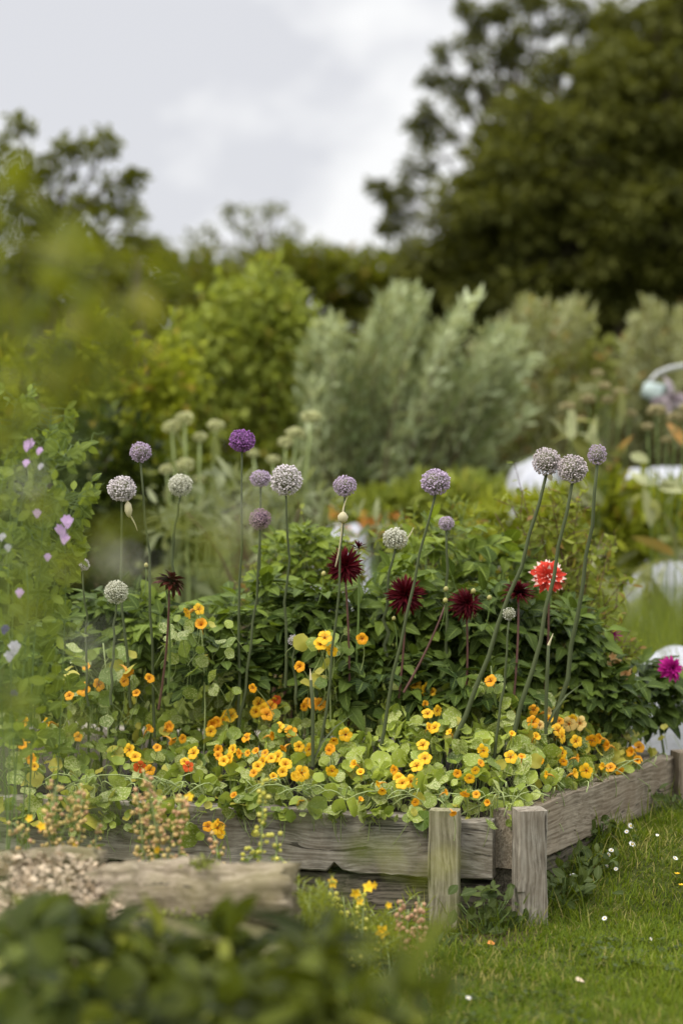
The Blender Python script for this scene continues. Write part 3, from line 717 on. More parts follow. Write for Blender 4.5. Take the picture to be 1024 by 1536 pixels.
dahlia_bloom(tB, W(608, 892, 7.7), PX(32, 7.7), (-0.1, -1, 0.05), 'dahlia_red'); flower_stem(tB, W(608, 900, 7.75), (590, 1060), 7.75); buds(tB, [(590, 928)], 7.75, 0.010)
tC = foliage_plant('dahlia_plant', 'dark red dahlia with one drooping bloom facing out and one seen from the side', 'dahlia', 715, 970, 82, 92, 8.15, 123, 0.088, 'dahlia_leaf', OV, group='dahlias in the raised bed')
dahlia_bloom(tC, W(699, 905, 7.75), PX(28, 7.75), (0.35, -1, 0.35), 'dahlia_red', lo=-28); dahlia_bloom(tC, W(777, 890, 7.8), PX(27, 7.8), (0.1, -0.35, 1), 'dahlia_red', lo=0, hi=80)
flower_stem(tC, W(699, 915, 7.8), (694, 1060), 7.8); flower_stem(tC, W(777, 892, 7.82), (764, 1060), 7.75); flower_stem(tC, W(668, 906, 7.74), (605, 1000), 7.7)
buds(tC, [(667, 901), (733, 897), (668, 884), (709, 887)], 7.73)
tD = foliage_plant('dahlia_plant', 'dahlia with a single coral red bloom tipped in white', 'dahlia', 830, 995, 72, 84, 8.3, 123, 0.084, 'dahlia_leaf', OV, group='dahlias in the raised bed')
dahlia_bloom(tD, W(822, 864, 7.9), PX(29, 7.9), (-0.15, -1, 0.1), 'dahlia_coral', True, lo=-25, per=13); flower_stem(tD, W(822, 872, 7.95), (812, 1050), 7.95)
tE = foliage_plant('dahlia_plant', 'dahlia with a brownish bloom turned away, half veiled by blurred leaves', 'dahlia', 245, 975, 72, 75, 8.2, 79, 0.080, 'broad_leaf', OV, group='dahlias in the raised bed')
dahlia_bloom(tE, W(256, 872, 7.6), PX(28, 7.6), (0.35, 0.25, 1), 'dahlia_brown', True, lo=-30, hi=45, layers=6, per=16); flower_stem(tE, W(254, 880, 7.62), (238, 1025), 7.65); flower_stem(tE, W(250, 886, 7.62), (252, 1000), 7.7, 'stem_green')
buds(tE, [(219, 848), (227, 838)][:1], 7.6, 0.010)
tF = foliage_plant('dahlia_plant', 'dahlia with a magenta bloom against the white fleece beyond the side board', 'dahlia', 945, 1052, 85, 62, 8.75, 87, 0.088, 'dahlia_leaf', OV, group='dahlias in the raised bed')
dahlia_bloom(tF, W(1006, 1003, 8.4), PX(21, 8.4), (0.4, -1, 0.25), 'dahlia_magenta', True, lo=-30, per=14); flower_stem(tF, W(1005, 1008, 8.62), (985, 1050), 8.65, 'stem_green', .003)
dahlia_bloom(tF, W(921, 952, 8.3), PX(13, 8.3), (-0.6, -.6, 0.2), 'dahlia_magenta', lo=-10, per=9, layers=4); flower_stem(tF, W(921, 958, 8.32), (915, 1050), 8.4, 'stem_green', .003)
dahlia_bloom(tF, W(893, 1052, 8.2), PX(9, 8.2), (-0.3, -.6, -0.6), 'dahlia_magenta', lo=30, per=7, layers=3)

# ------------------------------------------------------------------ other green plants in the bed
foliage_plant('potato_plant', 'broad-leaved green plant filling the bed behind the largest pale allium', 'plant', 385, 960, 80, 88, 8.2, 95, 0.085, 'broad_leaf', OVAL)
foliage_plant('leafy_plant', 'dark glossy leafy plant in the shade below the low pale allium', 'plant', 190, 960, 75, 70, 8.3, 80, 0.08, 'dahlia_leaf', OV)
foliage_plant('potato_plant', 'low green plant of rounded leaflets under the paired mauve and dusky alliums', 'plant', 330, 1010, 70, 60, 7.95, 60, 0.075, 'dahlia_leaf', OVAL)
foliage_plant('leafy_plant', 'fresh green leafy plant rising left of the spiky red dahlia', 'plant', 455, 850, 62, 58, 8.7, 80, 0.07, 'bright_leaf', OVAL, smat='stem_green')
foliage_plant('bean_plant', 'yellow-green plant with large pointed leaves above the dark dahlias', 'bean', 655, 835, 80, 52, 8.6, 26, 0.085, 'bright_leaf', BROAD)
foliage_plant('bean_plant', 'large-leaved plant climbing to the small lavender allium tuft', 'bean', 745, 872, 58, 45, 8.6, 26, 0.085, 'broad_leaf', BROAD)
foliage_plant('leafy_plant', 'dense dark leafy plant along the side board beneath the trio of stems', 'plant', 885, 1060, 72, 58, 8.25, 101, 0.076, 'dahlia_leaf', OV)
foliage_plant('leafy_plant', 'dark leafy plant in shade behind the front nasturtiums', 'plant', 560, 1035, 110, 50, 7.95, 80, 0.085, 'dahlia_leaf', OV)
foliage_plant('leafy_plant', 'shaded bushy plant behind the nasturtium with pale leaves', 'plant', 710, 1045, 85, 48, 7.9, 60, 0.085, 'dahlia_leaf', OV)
foliage_plant('leafy_plant', 'grey-green plant low at the shaded end of the bed by the sweet peas', 'plant', 110, 1010, 85, 70, 8.1, 80, 0.08, 'broad_leaf', OVAL)
def airy(name, label, cat, base, tips, d, leaf, mat, smat, n_per, size, flow=None):
    b = W(*base, d); t = thing(name, label, cat, (b[0], b[1], SOIL)); gs, gl = Geo(), Geo()
    for (x, y, dd) in tips:
        e = W(x, y, d + dd); st = np.array([b[0] + rng.normal(0, .05), b[1] + rng.normal(0, .05), SOIL]); c = curve(st, e, ((e[0] - st[0]) * -.25, 0, 0.05), 9)
        gs.tube(c, np.linspace(0.005, 0.0015, 9), 5)
        m = n_per; k = rng.random(m) ** 0.55; P = np.stack([np.interp(k, np.linspace(0, 1, 9), c[:, i]) for i in range(3)], -1)
        for p in P[:m // 3]:
            q = p + rdir(1, .6)[0] * 0.10 * (0.5 + rng.random()); gs.tube([p, q], [0.0018, 0.001], 4, cap=False); mm = 4; kk = rng.random((mm, 1))
            scatter_mix(gl, leaf, p + (q - p) * kk, rdir(mm), rdir(mm, .9), size * (0.5 + .7 * rng.random(mm)))
        scatter_mix(gl, leaf, P, rdir(m, .1), rdir(m, .9) + [0, -.4, 0], size * (0.6 + .7 * rng.random(m)))
    gl.build('foliage', M[mat], t); gs.build('stem', M[smat], t)
    return t
tp = [(x, y, rng.normal(0, .12)) for x, y in ((742, 770), (760, 745), (782, 738), (800, 765), (822, 730), (838, 742), (850, 760), (868, 745), (880, 790), (905, 800), (925, 815), (940, 865), (915, 850), (890, 830), (860, 800), (835, 790), (800, 800), (775, 790), (930, 905), (900, 880), (870, 850), (845, 840))]
tair = airy('salvia_bush', 'airy bush of thin reddish stems and small leaves behind the red and white dahlia', 'bush', (840, 1000), tp, 8.75, LANCE + OVAL[:1], 'airy_leaf', 'stem_red', 42, 0.048)
tp = [(x, y, rng.normal(0, .12)) for x, y in ((560, 800), (600, 765), (622, 755), (650, 762), (680, 752), (700, 750), (722, 765), (735, 780), (640, 785), (580, 790), (690, 790))]
airy('salvia_bush', 'airy pale green bush topping the yellow-green large leaves', 'bush', (650, 960), tp, 8.95, LANCE + OVAL[:1], 'airy_leaf', 'stem_green', 44, 0.046)
tp = [(x, y, rng.normal(0, .12)) for x, y in ((375, 845), (395, 815), (415, 800), (440, 790), (460, 790), (480, 800), (500, 830), (350, 870), (430, 830), (470, 830), (515, 822), (530, 835), (545, 822), (560, 830), (505, 850), (555, 850), (535, 860))]
airy('salvia_bush', 'airy leafy sprays topping the plants under the largest pale allium', 'bush', (430, 960), tp, 8.9, LANCE + OVAL[:1], 'airy_leaf', 'stem_red', 40, 0.046)
tp = [(x, y, rng.normal(0, .1)) for x, y in ((890, 915), (905, 930), (930, 925), (945, 945), (960, 970), (940, 985), (915, 975), (950, 1010), (925, 1005), (890, 960))]
t = airy('trailing_bush', 'small-leaved trailing plant with peach blossoms in front of the near fleece', 'bush', (915, 1060), tp, 8.45, OVAL, 'airy_leaf', 'stem_red', 24, 0.034)
g = Geo()
for x, y, s in ((918, 985, .02), (925, 993, .02), (912, 996, .016), (937, 1010, .035), (943, 1018, .03), (915, 1005, .018)):
    n = 5; a = np.arange(n) * 2 * np.pi / n + rng.random(); g.scatter(BROAD[0], np.repeat(W(x, y, 8.3)[None], n, 0), np.stack([np.cos(a), np.full(n, -.5), np.sin(a)], -1), np.repeat([[0, -1.0, 0.2]], n, 0), s)
M['peach'] = petal_mat('peach_blossom', (0.75, 0.42, 0.16), (0.80, 0.55, 0.28), None, 1, 0.3)
g.build('blossom', M['peach'], t)

# ------------------------------------------------------------------ nasturtiums
def nast_flower_geo(spread=1.0, trumpet=False, seed=0):
    r = np.random.default_rng(seed); g = Geo()
    for k in range(5):
        a = 2 * math.pi * k / 5 + math.pi / 2 + r.normal(0, .07); V = []; UV = []; rows = 6; cols = 5
        for i in range(rows):
            t = i / (rows - 1); rad = (0.10 + 0.90 * t)
            hw = (0.07 + 0.66 * math.sin(min(1, t * 1.05) * math.pi * 0.62) ** 1.6) * (1 if t < .99 else .86)
            op = 0.62 * t ** 1.5 * spread
            for j in range(cols):
                q = (j / (cols - 1) - 0.5) * 2
                rr = rad * spread * (1 - 0.16 * q * q * t) ; lat = q * hw * 0.62
                zz = (0.42 - 0.42 * (1 - t) ** 2) * (1.9 - 1.15 * spread) * 0.9 - 0.16 * t * t * spread + 0.09 * math.sin(q * 6 + k * 2) * t * t + 0.03 * (k % 2)
                V.append((rr * math.cos(a) - lat * math.sin(a), rr * math.sin(a) + lat * math.cos(a), zz)); UV.append((1.0 if k in (0, 1, 4) else 0.3, q, t))
        ii = (np.arange(rows - 1)[:, None] * cols + np.arange(cols - 1)[None]).ravel()
        g.add(V, [np.stack([ii, ii + 1, ii + cols + 1, ii + cols], -1)], UV, 0)
    g.tube([(0, 0, 0.12), (0, 0.03, -0.25), (0, -0.12, -0.7), (0, -0.45, -1.15)], [0.17, 0.15, 0.07, 0.02], 8, 1)
    return g
FM = {}
for nm in ('yellow', 'orange', 'red', 'cream'):
    for shp, sp in (('open', 1.0), ('cup', 0.9), ('trumpet', 0.58)):
        if shp == 'trumpet' and nm == 'red': continue
        g = nast_flower_geo(sp, seed=len(FM)); o = g.build('flower', [M['nf_' + nm], M['nf_spur']]); FM[nm, shp] = o.data; bpy.data.objects.remove(o)
from mathutils import Matrix, Quaternion, Vector
def quat_face(f, spin=0.0):
    X, Y, Z = frame(f); return (Matrix((X, Y, Z)).transposed().to_quaternion() @ Quaternion((0, 0, 1), spin))

NP = [  # centre px, half width px, leaf count, tone of the leaves, label
 (40, 60, 50, 0.50, 'nasturtium with round yellow blooms at the shaded sweet pea end of the bed'),
 (130, 60, 66, 0.55, 'nasturtium of mostly marbled leaves beside the yellow-bloomed end plant'),
 (215, 60, 66, 0.55, 'nasturtium spilling over the board with one orange-red bloom beside a peach one'),
 (292, 52, 56, 0.6, 'nasturtium with a bright yellow bloom just above a red-orange one'),
 (352, 52, 58, 0.6, 'nasturtium with yellow clusters, left of the densest orange cluster'),
 (415, 55, 62, 0.6, 'nasturtium bearing the densest cluster of orange blooms with dark throats'),
 (490, 55, 62, 0.7, 'nasturtium with a wide open yellow bloom over broad pale leaves'),
 (560, 50, 58, 0.85, 'nasturtium of pale yellow-green leaves with hardly a bloom'),
 (630, 55, 66, 0.75, 'nasturtium above the lichened post with a tall column of yellow blooms'),
 (715, 55, 72, 0.75, 'nasturtium with few scattered blooms above the near corner'),
 (795, 52, 66, 0.6, 'nasturtium with cream trumpets and blooms stacked up by the side board'),
 (858, 45, 52, 0.4, 'nasturtium thick with yellow blooms over the side board'),
 (925, 42, 34, 0.1, 'nasturtium with orange trumpets hanging over the far stretch of side board'),
]
FL = [  # x, y, colour, shape, radius px
 (35,1085,'y','o',11),(27,1108,'y','c',10),(38,1107,'y','o',10),(33,1118,'o','c',9),(75,1084,'y','t',10),(48,1138,'o','c',10),(52,1150,'y','c',8),(118,1105,'o','o',8),
 (195,1125,'y','o',11),(203,1136,'y','c',10),(210,1150,'r','o',9.5),(225,1155,'o','o',9.5),(283,1150,'r','o',9.5),(291,1130,'y','o',11.5),(277,1143,'y','c',8),(255,1090,'o','c',10.5),(250,1092,'o','t',8),(222,1095,'o','t',8),
 (316,1097,'y','o',9),(325,1083,'o','c',10.5),(345,1074,'y','o',11.5),(334,1080,'y','c',10),(318,1085,'o','t',9),(273,1108,'o','c',9),(256,1109,'o','t',9),(236,1122,'o','c',7),
 (345,1137,'y','o',11),(336,1142,'y','c',9.5),(350,1125,'y','c',10),(327,1124,'o','c',8),(327,1134,'o','c',8),(370,1107,'o','o',8.5),(372,1130,'o','c',7),(385,1128,'o','t',7),(360,1130,'o','c',8),
 (395,1065,'y','o',11),(388,1056,'y','o',10),(405,1061,'o','o',11),(414,1050,'r','c',9),(400,1072,'o','o',10),(384,1068,'y','c',10),(408,1052,'y','c',9),(418,1092,'y','o',9.5),(436,1098,'o','o',9),(404,1104,'o','t',9),(448,1120,'y','o',9),(463,1124,'y','o',11),(428,1120,'o','t',8),(495,1123,'o','c',8),
 (417,1135,'y','o',10.5),(407,1138,'y','c',9),(398,1130,'o','c',8),(428,1147,'y','c',10.5),(424,1158,'y','c',10),(452,1160,'y','o',12),(444,1164,'y','c',9),(410,1165,'y','c',8),(387,1150,'y','c',9),(381,1160,'o','c',8),(352,1195,'o','t',7),(450,1202,'y','t',9),(395,1142,'y','c',9),
 (326,1242,'y','o',11),(312,1240,'o','c',9),(332,1250,'y','c',9),(330,1234,'y','t',8),
 (480,1057,'o','o',9.5),(470,1055,'o','c',9),(462,1054,'o','c',8),(455,1060,'o','c',8),
 (500,1110,'y','t',9),(518,1102,'y','o',11),(498,1156,'y','o',9.5),(533,1147,'y','t',8),(541,1160,'y','t',8),(494,1126,'o','c',8),
 (622,1027,'y','o',10),(638,1034,'y','o',10.5),(649,1038,'y','c',8),(641,1071,'y','o',10),(655,1066,'y','o',9.5),(637,1056,'o','c',7),(652,1092,'y','o',10),(643,1092,'y','c',8.5),(675,1100,'y','t',8),
 (634,1118,'y','o',10.5),(625,1149,'y','o',11.5),(637,1138,'y','o',10),(592,1155,'o','c',9),(598,1168,'y','c',9),(603,1175,'y','o',10),(616,1172,'y','o',10.5),(622,1203,'o','c',7.5),(570,1175,'y','t',7),(573,1185,'y','t',7),(678,1218,'o','t',7),(540,1200,'o','t',5),
 (725,1126,'y','o',11),(765,1136,'y','o',10),(686,1160,'o','c',7.5),(704,1167,'y','c',9),(712,1155,'y','c',8),(697,1190,'o','c',8.5),(714,1192,'o','c',7.5),(732,1204,'o','t',6),(720,1145,'o','c',7),(666,1189,'o','t',6),
 (800,1065,'o','o',9),(799,1083,'o','o',10),(818,1069,'cr','t',11),(809,1088,'cr','c',9),(802,1106,'y','t',8),(767,1102,'y','t',6),(782,1137,'o','t',7),(810,1140,'o','c',8),(822,1162,'y','t',7),
 (836,1096,'y','o',11),(853,1086,'cr','o',11),(869,1085,'cr','o',11),(857,1078,'y','c',9),(838,1082,'o','c',8),(841,1105,'y','o',10),(863,1112,'y','o',11),(843,1129,'y','o',10),(845,1142,'o','c',8),(858,1161,'y','t',9),(879,1156,'y','o',10.5),(862,1137,'o','t',8),(822,1080,'y','t',9),
 (887,1110,'o','o',11),(901,1108,'o','t',9),(913,1119,'o','t',10),(948,1129,'o','t',9),(957,1121,'o','c',9),(955,1141,'o','t',9),(915,1152,'o','c',9),(928,1155,'o','c',9),(905,1150,'y','t',8),
]
CN = {'y': 'yellow', 'o': 'orange', 'r': 'red', 'cr': 'cream'}; SN = {'o': 'open', 'c': 'cup', 't': 'trumpet'}
def add_flower(t, gs, x, y, col, shp, r, p):
    d = p[1]; s = PX(r * (.92 + .26 * rng.random()), d)
    if shp == 't': f = np.array([rng.normal(0, .8), -0.5, rng.normal(0.15, .4)])
    else: f = np.array([rng.normal(0, .6), -1, 0.4 + rng.normal(0, .4)])
    f = nrm(f); key = (CN[col], SN[shp])
    o = bpy.data.objects.new('flower', FM.get(key) or FM['orange', 'trumpet']); COL.objects.link(o); o.parent = t; o.rotation_mode = 'QUATERNION'
    o.location = tuple(p - np.array(t.location)); o.rotation_quaternion = quat_face(f, rng.normal(0, .25)); q = s * (1.35 if shp == 't' else 1.0); o.scale = (q, q, q)
    if col == 'r': o['label'] = 'orange-red bloom'
    a = p - f * s * 0.4; b = a + np.array([rng.normal(0, .03), 0.06, -0.10 - .06 * rng.random()])
    gs.tube(curve(a, b, (0.01, 0.01, 0), 5), 0.0017, 4, cap=False)
def nast_leaves(g, gs, P, R_, nor, rn):
    k = rng.integers(0, 3, len(P)); tip = rdir(len(P))
    for i in range(3):
        m = k == i; g.scatter(DISC[i], P[m], tip[m], nor[m], R_[m], rn[m], 0)
    for p, q in zip(P, nor):
        b = p - q * .02 + np.array([rng.normal(0, .04), 0.06 + rng.normal(0, .03), -0.05 - 0.06 * rng.random()])
        gs.tube(curve(p - q * .004, b, rng.normal(0, .012, 3), 5), 0.0013, 4, cap=False)
used = set(); rng = np.random.default_rng(23)
for idx, (cx, hw, n, tone, label) in enumerate(NP):
    d0 = float(dfront(cx)); base = W(cx, 1150, d0 + .2); base[2] = SOIL
    t = thing('nasturtium', label, 'nasturtium', base, 'nasturtiums edging the raised bed')
    g, gs = Geo(), Geo(); n = int(n * 2.5)
    x = cx + rng.normal(0, hw * .62, n); e = -0.03 + 0.66 * rng.random(n) ** 0.95
    if cx > 880: e *= .55
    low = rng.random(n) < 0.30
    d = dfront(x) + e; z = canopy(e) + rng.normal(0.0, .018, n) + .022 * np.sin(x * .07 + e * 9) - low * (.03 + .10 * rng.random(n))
    P = np.stack([(x - 512) / FPX * d, d, z], -1)
    if cx < 650:      # spill over the board
        sp = rng.random(n) < (0.20 if cx < 320 else 0.10); P[sp, 1] = dfront(x[sp]) - .075 - .03 * rng.random(sp.sum()); P[sp, 2] = .42 - (.15 if cx < 320 else .06) * rng.random(sp.sum())
    nor = nrm(np.array([0, -.55, .75]) + rng.normal(0, .52, (n, 3)))
    rad = 0.014 + 0.024 * rng.random(n) ** 1.4
    rad[rng.random(n) < .03] = .047
    rn = np.clip(tone - .08 + rng.normal(0, .27, n) - low * .3, 0, 1)  # low leaves coloured darker, painting shade into the gaps
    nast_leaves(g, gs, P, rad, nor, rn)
    # trailing runners under the leaves
    for k in range(int(hw / 6)):
        xx = cx + rng.uniform(-hw, hw); dd = float(dfront(xx)); p0 = np.array([(xx - 512) / FPX * dd, dd + .12 * rng.random(), .35 + .05 * rng.random()])
        gs.tube(curve(p0, p0 + [rng.normal(0, .10), -.05 + rng.normal(0, .04), .03 + .06 * rng.random()], (rng.normal(0, .02), -.02, .05), 7), 0.0022, 5)
    for j, (fx, fy, c, s, r) in enumerate(FL):
        if j in used or fy < 1015: continue
        if abs(fx - cx) <= min(abs(fx - q[0]) for q in NP) + 1e-6:
            used.add(j)
            p = on_canopy(fx, min(fy, 1205), 0.06)
            if fy > 1205: p = W(fx, fy, p[1] - .14)
            p[1] -= 0.0
            add_flower(t, gs, fx, fy, c, s, r, p)
    g.merge(gs, 1).build('foliage', [M['nast_leaf'], M['stem_pale']], t)
def climbing(label, cx, cy, rx, rz, d, n, fl):
    t = thing('nasturtium', label, 'nasturtium', (*W(cx, cy, d)[:2], SOIL), 'nasturtiums climbing among the taller plants'); g, gs = Geo(), Geo()
    P = np.stack([(cx + rng.uniform(-rx, rx, n) - 512) / FPX * d, d + rng.normal(0, .06, n), EYE - (cy + rng.uniform(-rz, rz, n) - HZ) / FPX * d], -1)
    nast_leaves(g, gs, P, 0.016 + .022 * rng.random(n), nrm(np.array([0, -.7, .7]) + rng.normal(0, .4, (n, 3))), np.clip(.25 + rng.normal(0, .2, n), 0, 1))
    for (x, y, c, s, r) in fl: add_flower(t, gs, x, y, c, s, r, W(x, y, d - .10))
    gs.tube(curve((*W(cx, cy, d)[:2], SOIL), W(cx, cy - rz, d), (.02, 0, 0)), .003, 5)
    g.merge(gs, 1).build('foliage', [M['nast_leaf'], M['stem_pale']], t)
climbing('nasturtium climbing under the spiky red dahlia with three yellow blooms together', 488, 990, 40, 45, 7.72, 20, [(487, 957, 'y', 'o', 12), (498, 975, 'y', 'o', 10.5), (480, 967, 'y', 'c', 11), (543, 958, 'o', 'c', 10), (450, 1000, 'o', 'c', 10)])
climbing('nasturtium with a star-like orange bloom beside the dark purple allium stem', 300, 985, 55, 60, 7.72, 34, [(286, 917, 'y', 't', 13), (298, 914, 'y', 'o', 10), (302, 938, 'o', 't', 12), (380, 1032, 'o', 'c', 8)])
climbing('nasturtium with deep orange blooms low among the shaded allium stems', 155, 1020, 50, 55, 7.78, 44, [(126, 1034, 'o', 'o', 11), (148, 1027, 'o', 'o', 10), (190, 1005, 'o', 't', 11), (186, 1022, 'o', 'c', 9), (130, 1000, 'o', 'c', 7), (105, 1044, 'o', 'c', 8), (205, 1040, 'o', 'c', 8), (224, 1018, 'o', 'c', 9)])
climbing('nasturtium with one orange bloom in the shade behind the leaning stems', 735, 1025, 25, 30, 7.75, 10, [(736, 1022, 'o', 'c', 10)])

rng = np.random.default_rng(5)
# ------------------------------------------------------------------ sweet peas at the left
def sweet_pea(label, stems, d, blooms, fill):
    b = W(*stems[0][0], d); t = thing('sweet_pea', label, 'sweet pea', (b[0], b[1], float(terrain(b[0], b[1]))), 'sweet peas at the left edge')
    g, gs = Geo(), Geo()
    for pts in stems:
        P = np.array([W(x, y, d + rng.normal(0, .08)) for x, y in pts]); P[0, 2] = min(P[0, 2], float(terrain(P[0, 0], P[0, 1])))
        tt = np.linspace(0, 1, len(P)); k = np.linspace(0, 1, 24); C = np.stack([np.interp(k, tt, P[:, i]) for i in range(3)], -1)
        C[1:-1] = (C[:-2] + C[1:-1] * 2 + C[2:]) / 4
        gs.tube(C, np.linspace(.0024, .0013, 24), 5)
        for i in np.concatenate([np.arange(6, 24), np.arange(10, 24)]):
            side = nrm(np.array([rng.choice([-1, 1]), rng.normal(0, .6), .4 + rng.normal(0, .3)])); q = C[i] + side * .05
            gs.tube([C[i], q], [.0012, .0009], 4, cap=False)
            for s2 in (-1, 1):
                tip = nrm(side + np.array([0, 0, s2 * .9]) + rng.normal(0, .25, 3)); scatter_mix(g, OVAL, q[None], tip[None], (np.array([0, -1.0, .4]) + rng.normal(0, .4, 3))[None], np.array([.028 + .026 * rng.random()]))
            if rng.random() < .3:   # tendril
                a = np.linspace(0, 4.5, 12); r_ = .03 * (1 - a / 6); gs.tube(q + np.stack([side[0] * a * .014 + r_ * np.cos(a) * .4, r_ * np.sin(a) * .3, .012 * a + r_ * np.sin(a)], -1), np.linspace(.0014, .0007, 12), 4, cap=False)
    n = fill[4]; k = rng.random(n); P = np.stack([(fill[0] + (fill[1] - fill[0]) * rng.beta(1.3, 1.6, n) - 512) / FPX * d, d + rng.normal(0, .13, n), EYE - (fill[2] + (fill[3] - fill[2]) * k - HZ) / FPX * d], -1)
    for s2 in (-1, 1): scatter_mix(g, OVAL, P, rdir(n, .1) + [s2 * .8, 0, 0], np.array([0, -.8, .6]) + rng.normal(0, .5, (n, 3)), .03 + .035 * rng.random(n), 0, np.clip(rng.beta(1, 1.5, n), 0, 1))
    g.build('foliage', M['pea_leaf'], t); gs.build('stem', M['stem_green'], t)
    for (x, y, r, mt) in blooms:
        g = Geo(); c = W(x, y, d - .28); s = PX(r * 1.35, d); f = nrm(np.array([rng.normal(0, .5), -1, .2]))
        X, Y, Z = frame(f)
        for a, sz, off in ((28, .95, 0), (152, .95, 0.05), (72, 1.0, -.06), (108, 1.0, -.1), (60, .6, .35), (120, .6, .35), (268, .95, .3), (235, .6, .25), (305, .6, .25)):
            tip = X * math.cos(R(a)) + Y * math.sin(R(a)) + Z * .15
            g.scatter(BROAD[0], (c + Z * s * off - tip * s * .3)[None], tip[None], (Z + rng.normal(0, .15, 3))[None], np.array([[s * 1.25 * sz, s * 1.15 * sz, s * 1.2]]), None, 0)
        gs2 = Geo(); g.tube(curve(c - Z * s * .2, c - Z * s + [rng.normal(0, .02), .04, -.05], (0, 0, .01), 5), .0013, 4, 1)
        g.build('flower', [M[mt], M['stem_pale']], t)
sweet_pea('sweet pea with three lilac blooms in a cluster on its right side', [[(40, 1150), (50, 980), (60, 880), (95, 790), (125, 735)], [(30, 1160), (60, 950), (90, 850), (108, 760)], [(75, 1100), (100, 880), (95, 760), (118, 742)]], 6.7,
          [(101, 783, 10, 'pea_lilac'), (91, 797, 10, 'pea_lilac'), (98, 809, 8, 'pea_lilac'), (56, 771, 7, 'pea_lilac'), (72, 836, 6, 'pea_lilac')], (20, 120, 730, 1130, 130))
sweet_pea('tall tangled sweet pea with a lilac bloom near its top and white ones lower down', [[(10, 1150), (20, 900), (15, 760), (40, 690), (80, 640)], [(30, 1150), (10, 850), (40, 720), (75, 650), (78, 612)], [(5, 1150), (45, 900), (30, 760), (60, 690), (105, 690)], [(20, 1100), (-10, 800), (15, 660), (25, 600)], [(25, 1100), (60, 850), (70, 720), (108, 668)]], 6.5,
          [(44, 668, 10, 'pea_lilac'), (60, 677, 6, 'pea_lilac'), (40, 695, 6, 'pea_lilac'), (62, 700, 5, 'pea_white'), (12, 822, 6, 'pea_white'), (4, 806, 6, 'pea_white'), (22, 972, 10, 'pea_white'), (14, 985, 8, 'pea_white'), (8, 945, 7, 'pea_blue'), (22, 1042, 7, 'pea_blue'), (30, 890, 7, 'pea_lilac')], (-40, 85, 640, 1130, 170))

# ------------------------------------------------------------------ old logs, chips, moss on the bank in front
def log(label, a, b, r0, r1, seed, flat=0.75):
    a, b = np.array(a, float), np.array(b, float); L = np.linalg.norm(b - a); r = np.random.default_rng(seed); n, k = 60, 30; g = Geo()
    ph = r.random(8) * 6.28; V = np.zeros((n, k, 3)); tt = np.linspace(0, 1, n)
    for i, t in enumerate(tt):
        rad = r0 + (r1 - r0) * t; rad *= 1 + .08 * math.sin(t * 7 + ph[0]) + .05 * math.sin(t * 17 + ph[1]) + .02 * math.sin(t * 51 + ph[5])
        for j in range(k):
            q = 2 * math.pi * j / k
            f = 1 + .12 * math.sin(2 * q + ph[2] + t * 2.5) + .09 * math.sin(3 * q + ph[3] + t * 5) + .05 * math.sin(7 * q + ph[4] + t * 3) - .10 * max(0, math.sin(13 * q + ph[6] + 2 * math.sin(t * 4))) ** 6 + r.normal(0, .014)
            V[i, j] = ((t - .5) * L + (r.normal(0, .022) if i in (0, n - 1) else 0) , rad * f * math.cos(q), rad * f * math.sin(q) * flat)
    cap = [];
    i = np.arange(n - 1)[:, None] * k; j = np.arange(k)[None]; j2 = (j + 1) % k
    F = np.stack([i + j, i + j2, i + k + j2, i + k + j], -1).reshape(-1, 4)
    Vf = V.reshape(-1, 3); Vf = np.vstack([Vf, [V[0].mean(0) - [.004, 0, 0]], [V[-1].mean(0) + [.004, 0, 0]]])
    e0, e1 = n * k, n * k + 1
    g.add(Vf, [F, np.stack([np.full(k, e0), (np.arange(k) + 1) % k, np.arange(k)], -1), np.stack([np.full(k, e1), (n - 1) * k + np.arange(k), (n - 1) * k + (np.arange(k) + 1) % k], -1)])
    o = g.build('log', M['log']); o.location = tuple((a + b) / 2); dv = b - a
    o.rotation_euler = (0, -math.asin(dv[2] / L), math.atan2(dv[1], dv[0])); return tag(o, label, 'log', 'old logs edging the bank')
D1 = 5.75
lg = log('pale barkless log with a sawn end, lying in front of the bed board', W(140, 1350, D1 + .05), W(434, 1338, D1 - .05), 0.118, 0.105, 5, .80)
for (x, y, rx, n) in ((303, 1296, 16, 90), (270, 1370, 60, 260), (200, 1378, 60, 200)):
    g = Geo(); c = W(x, y, D1 - .09); P = c + rng.normal(0, 1, (n, 3)) * [PX(rx, D1) * .6, .02, .006]; g.scatter(RH[0], P, rdir(n, .6), rdir(n, .6), .016)
    mo = g.build('moss', M['moss']); mo.parent = lg; mo.matrix_parent_inverse = Matrix.Translation(lg.location) @ lg.rotation_euler.to_matrix().to_4x4(); mo.matrix_parent_inverse = mo.matrix_parent_inverse.inverted()
log('greyer log half covered by wood chips at the left edge of the picture', W(-170, 1298, 6.0), W(150, 1296, 5.95), 0.055, 0.05, 8, 0.8)
g = Geo(); n = 4200
px_, k_ = rng.uniform(-60, 175, n), rng.random(n); yy = 1288 + 110 * k_ + rng.normal(0, 5, n); dd = 5.85 - .45 * k_
P = np.stack([(px_ - 512) / FPX * dd, dd, EYE - (yy - HZ) / FPX * dd], -1)
P[:, 2] -= np.maximum(0, (px_ - 110)) / 65 * .05
scatter_mix(g, [T_leaf(.5, 2, .1, .05), T_leaf(.8, 2, .2, -.1)], P, rdir(n) * [1, 1, .4], rdir(n, 1.2), .018 + .022 * rng.random(n))
tag(g.build('wood_chips', M['chips']), 'heap of pale wood chips spread beside the old logs', 'wood chips', kind='stuff')
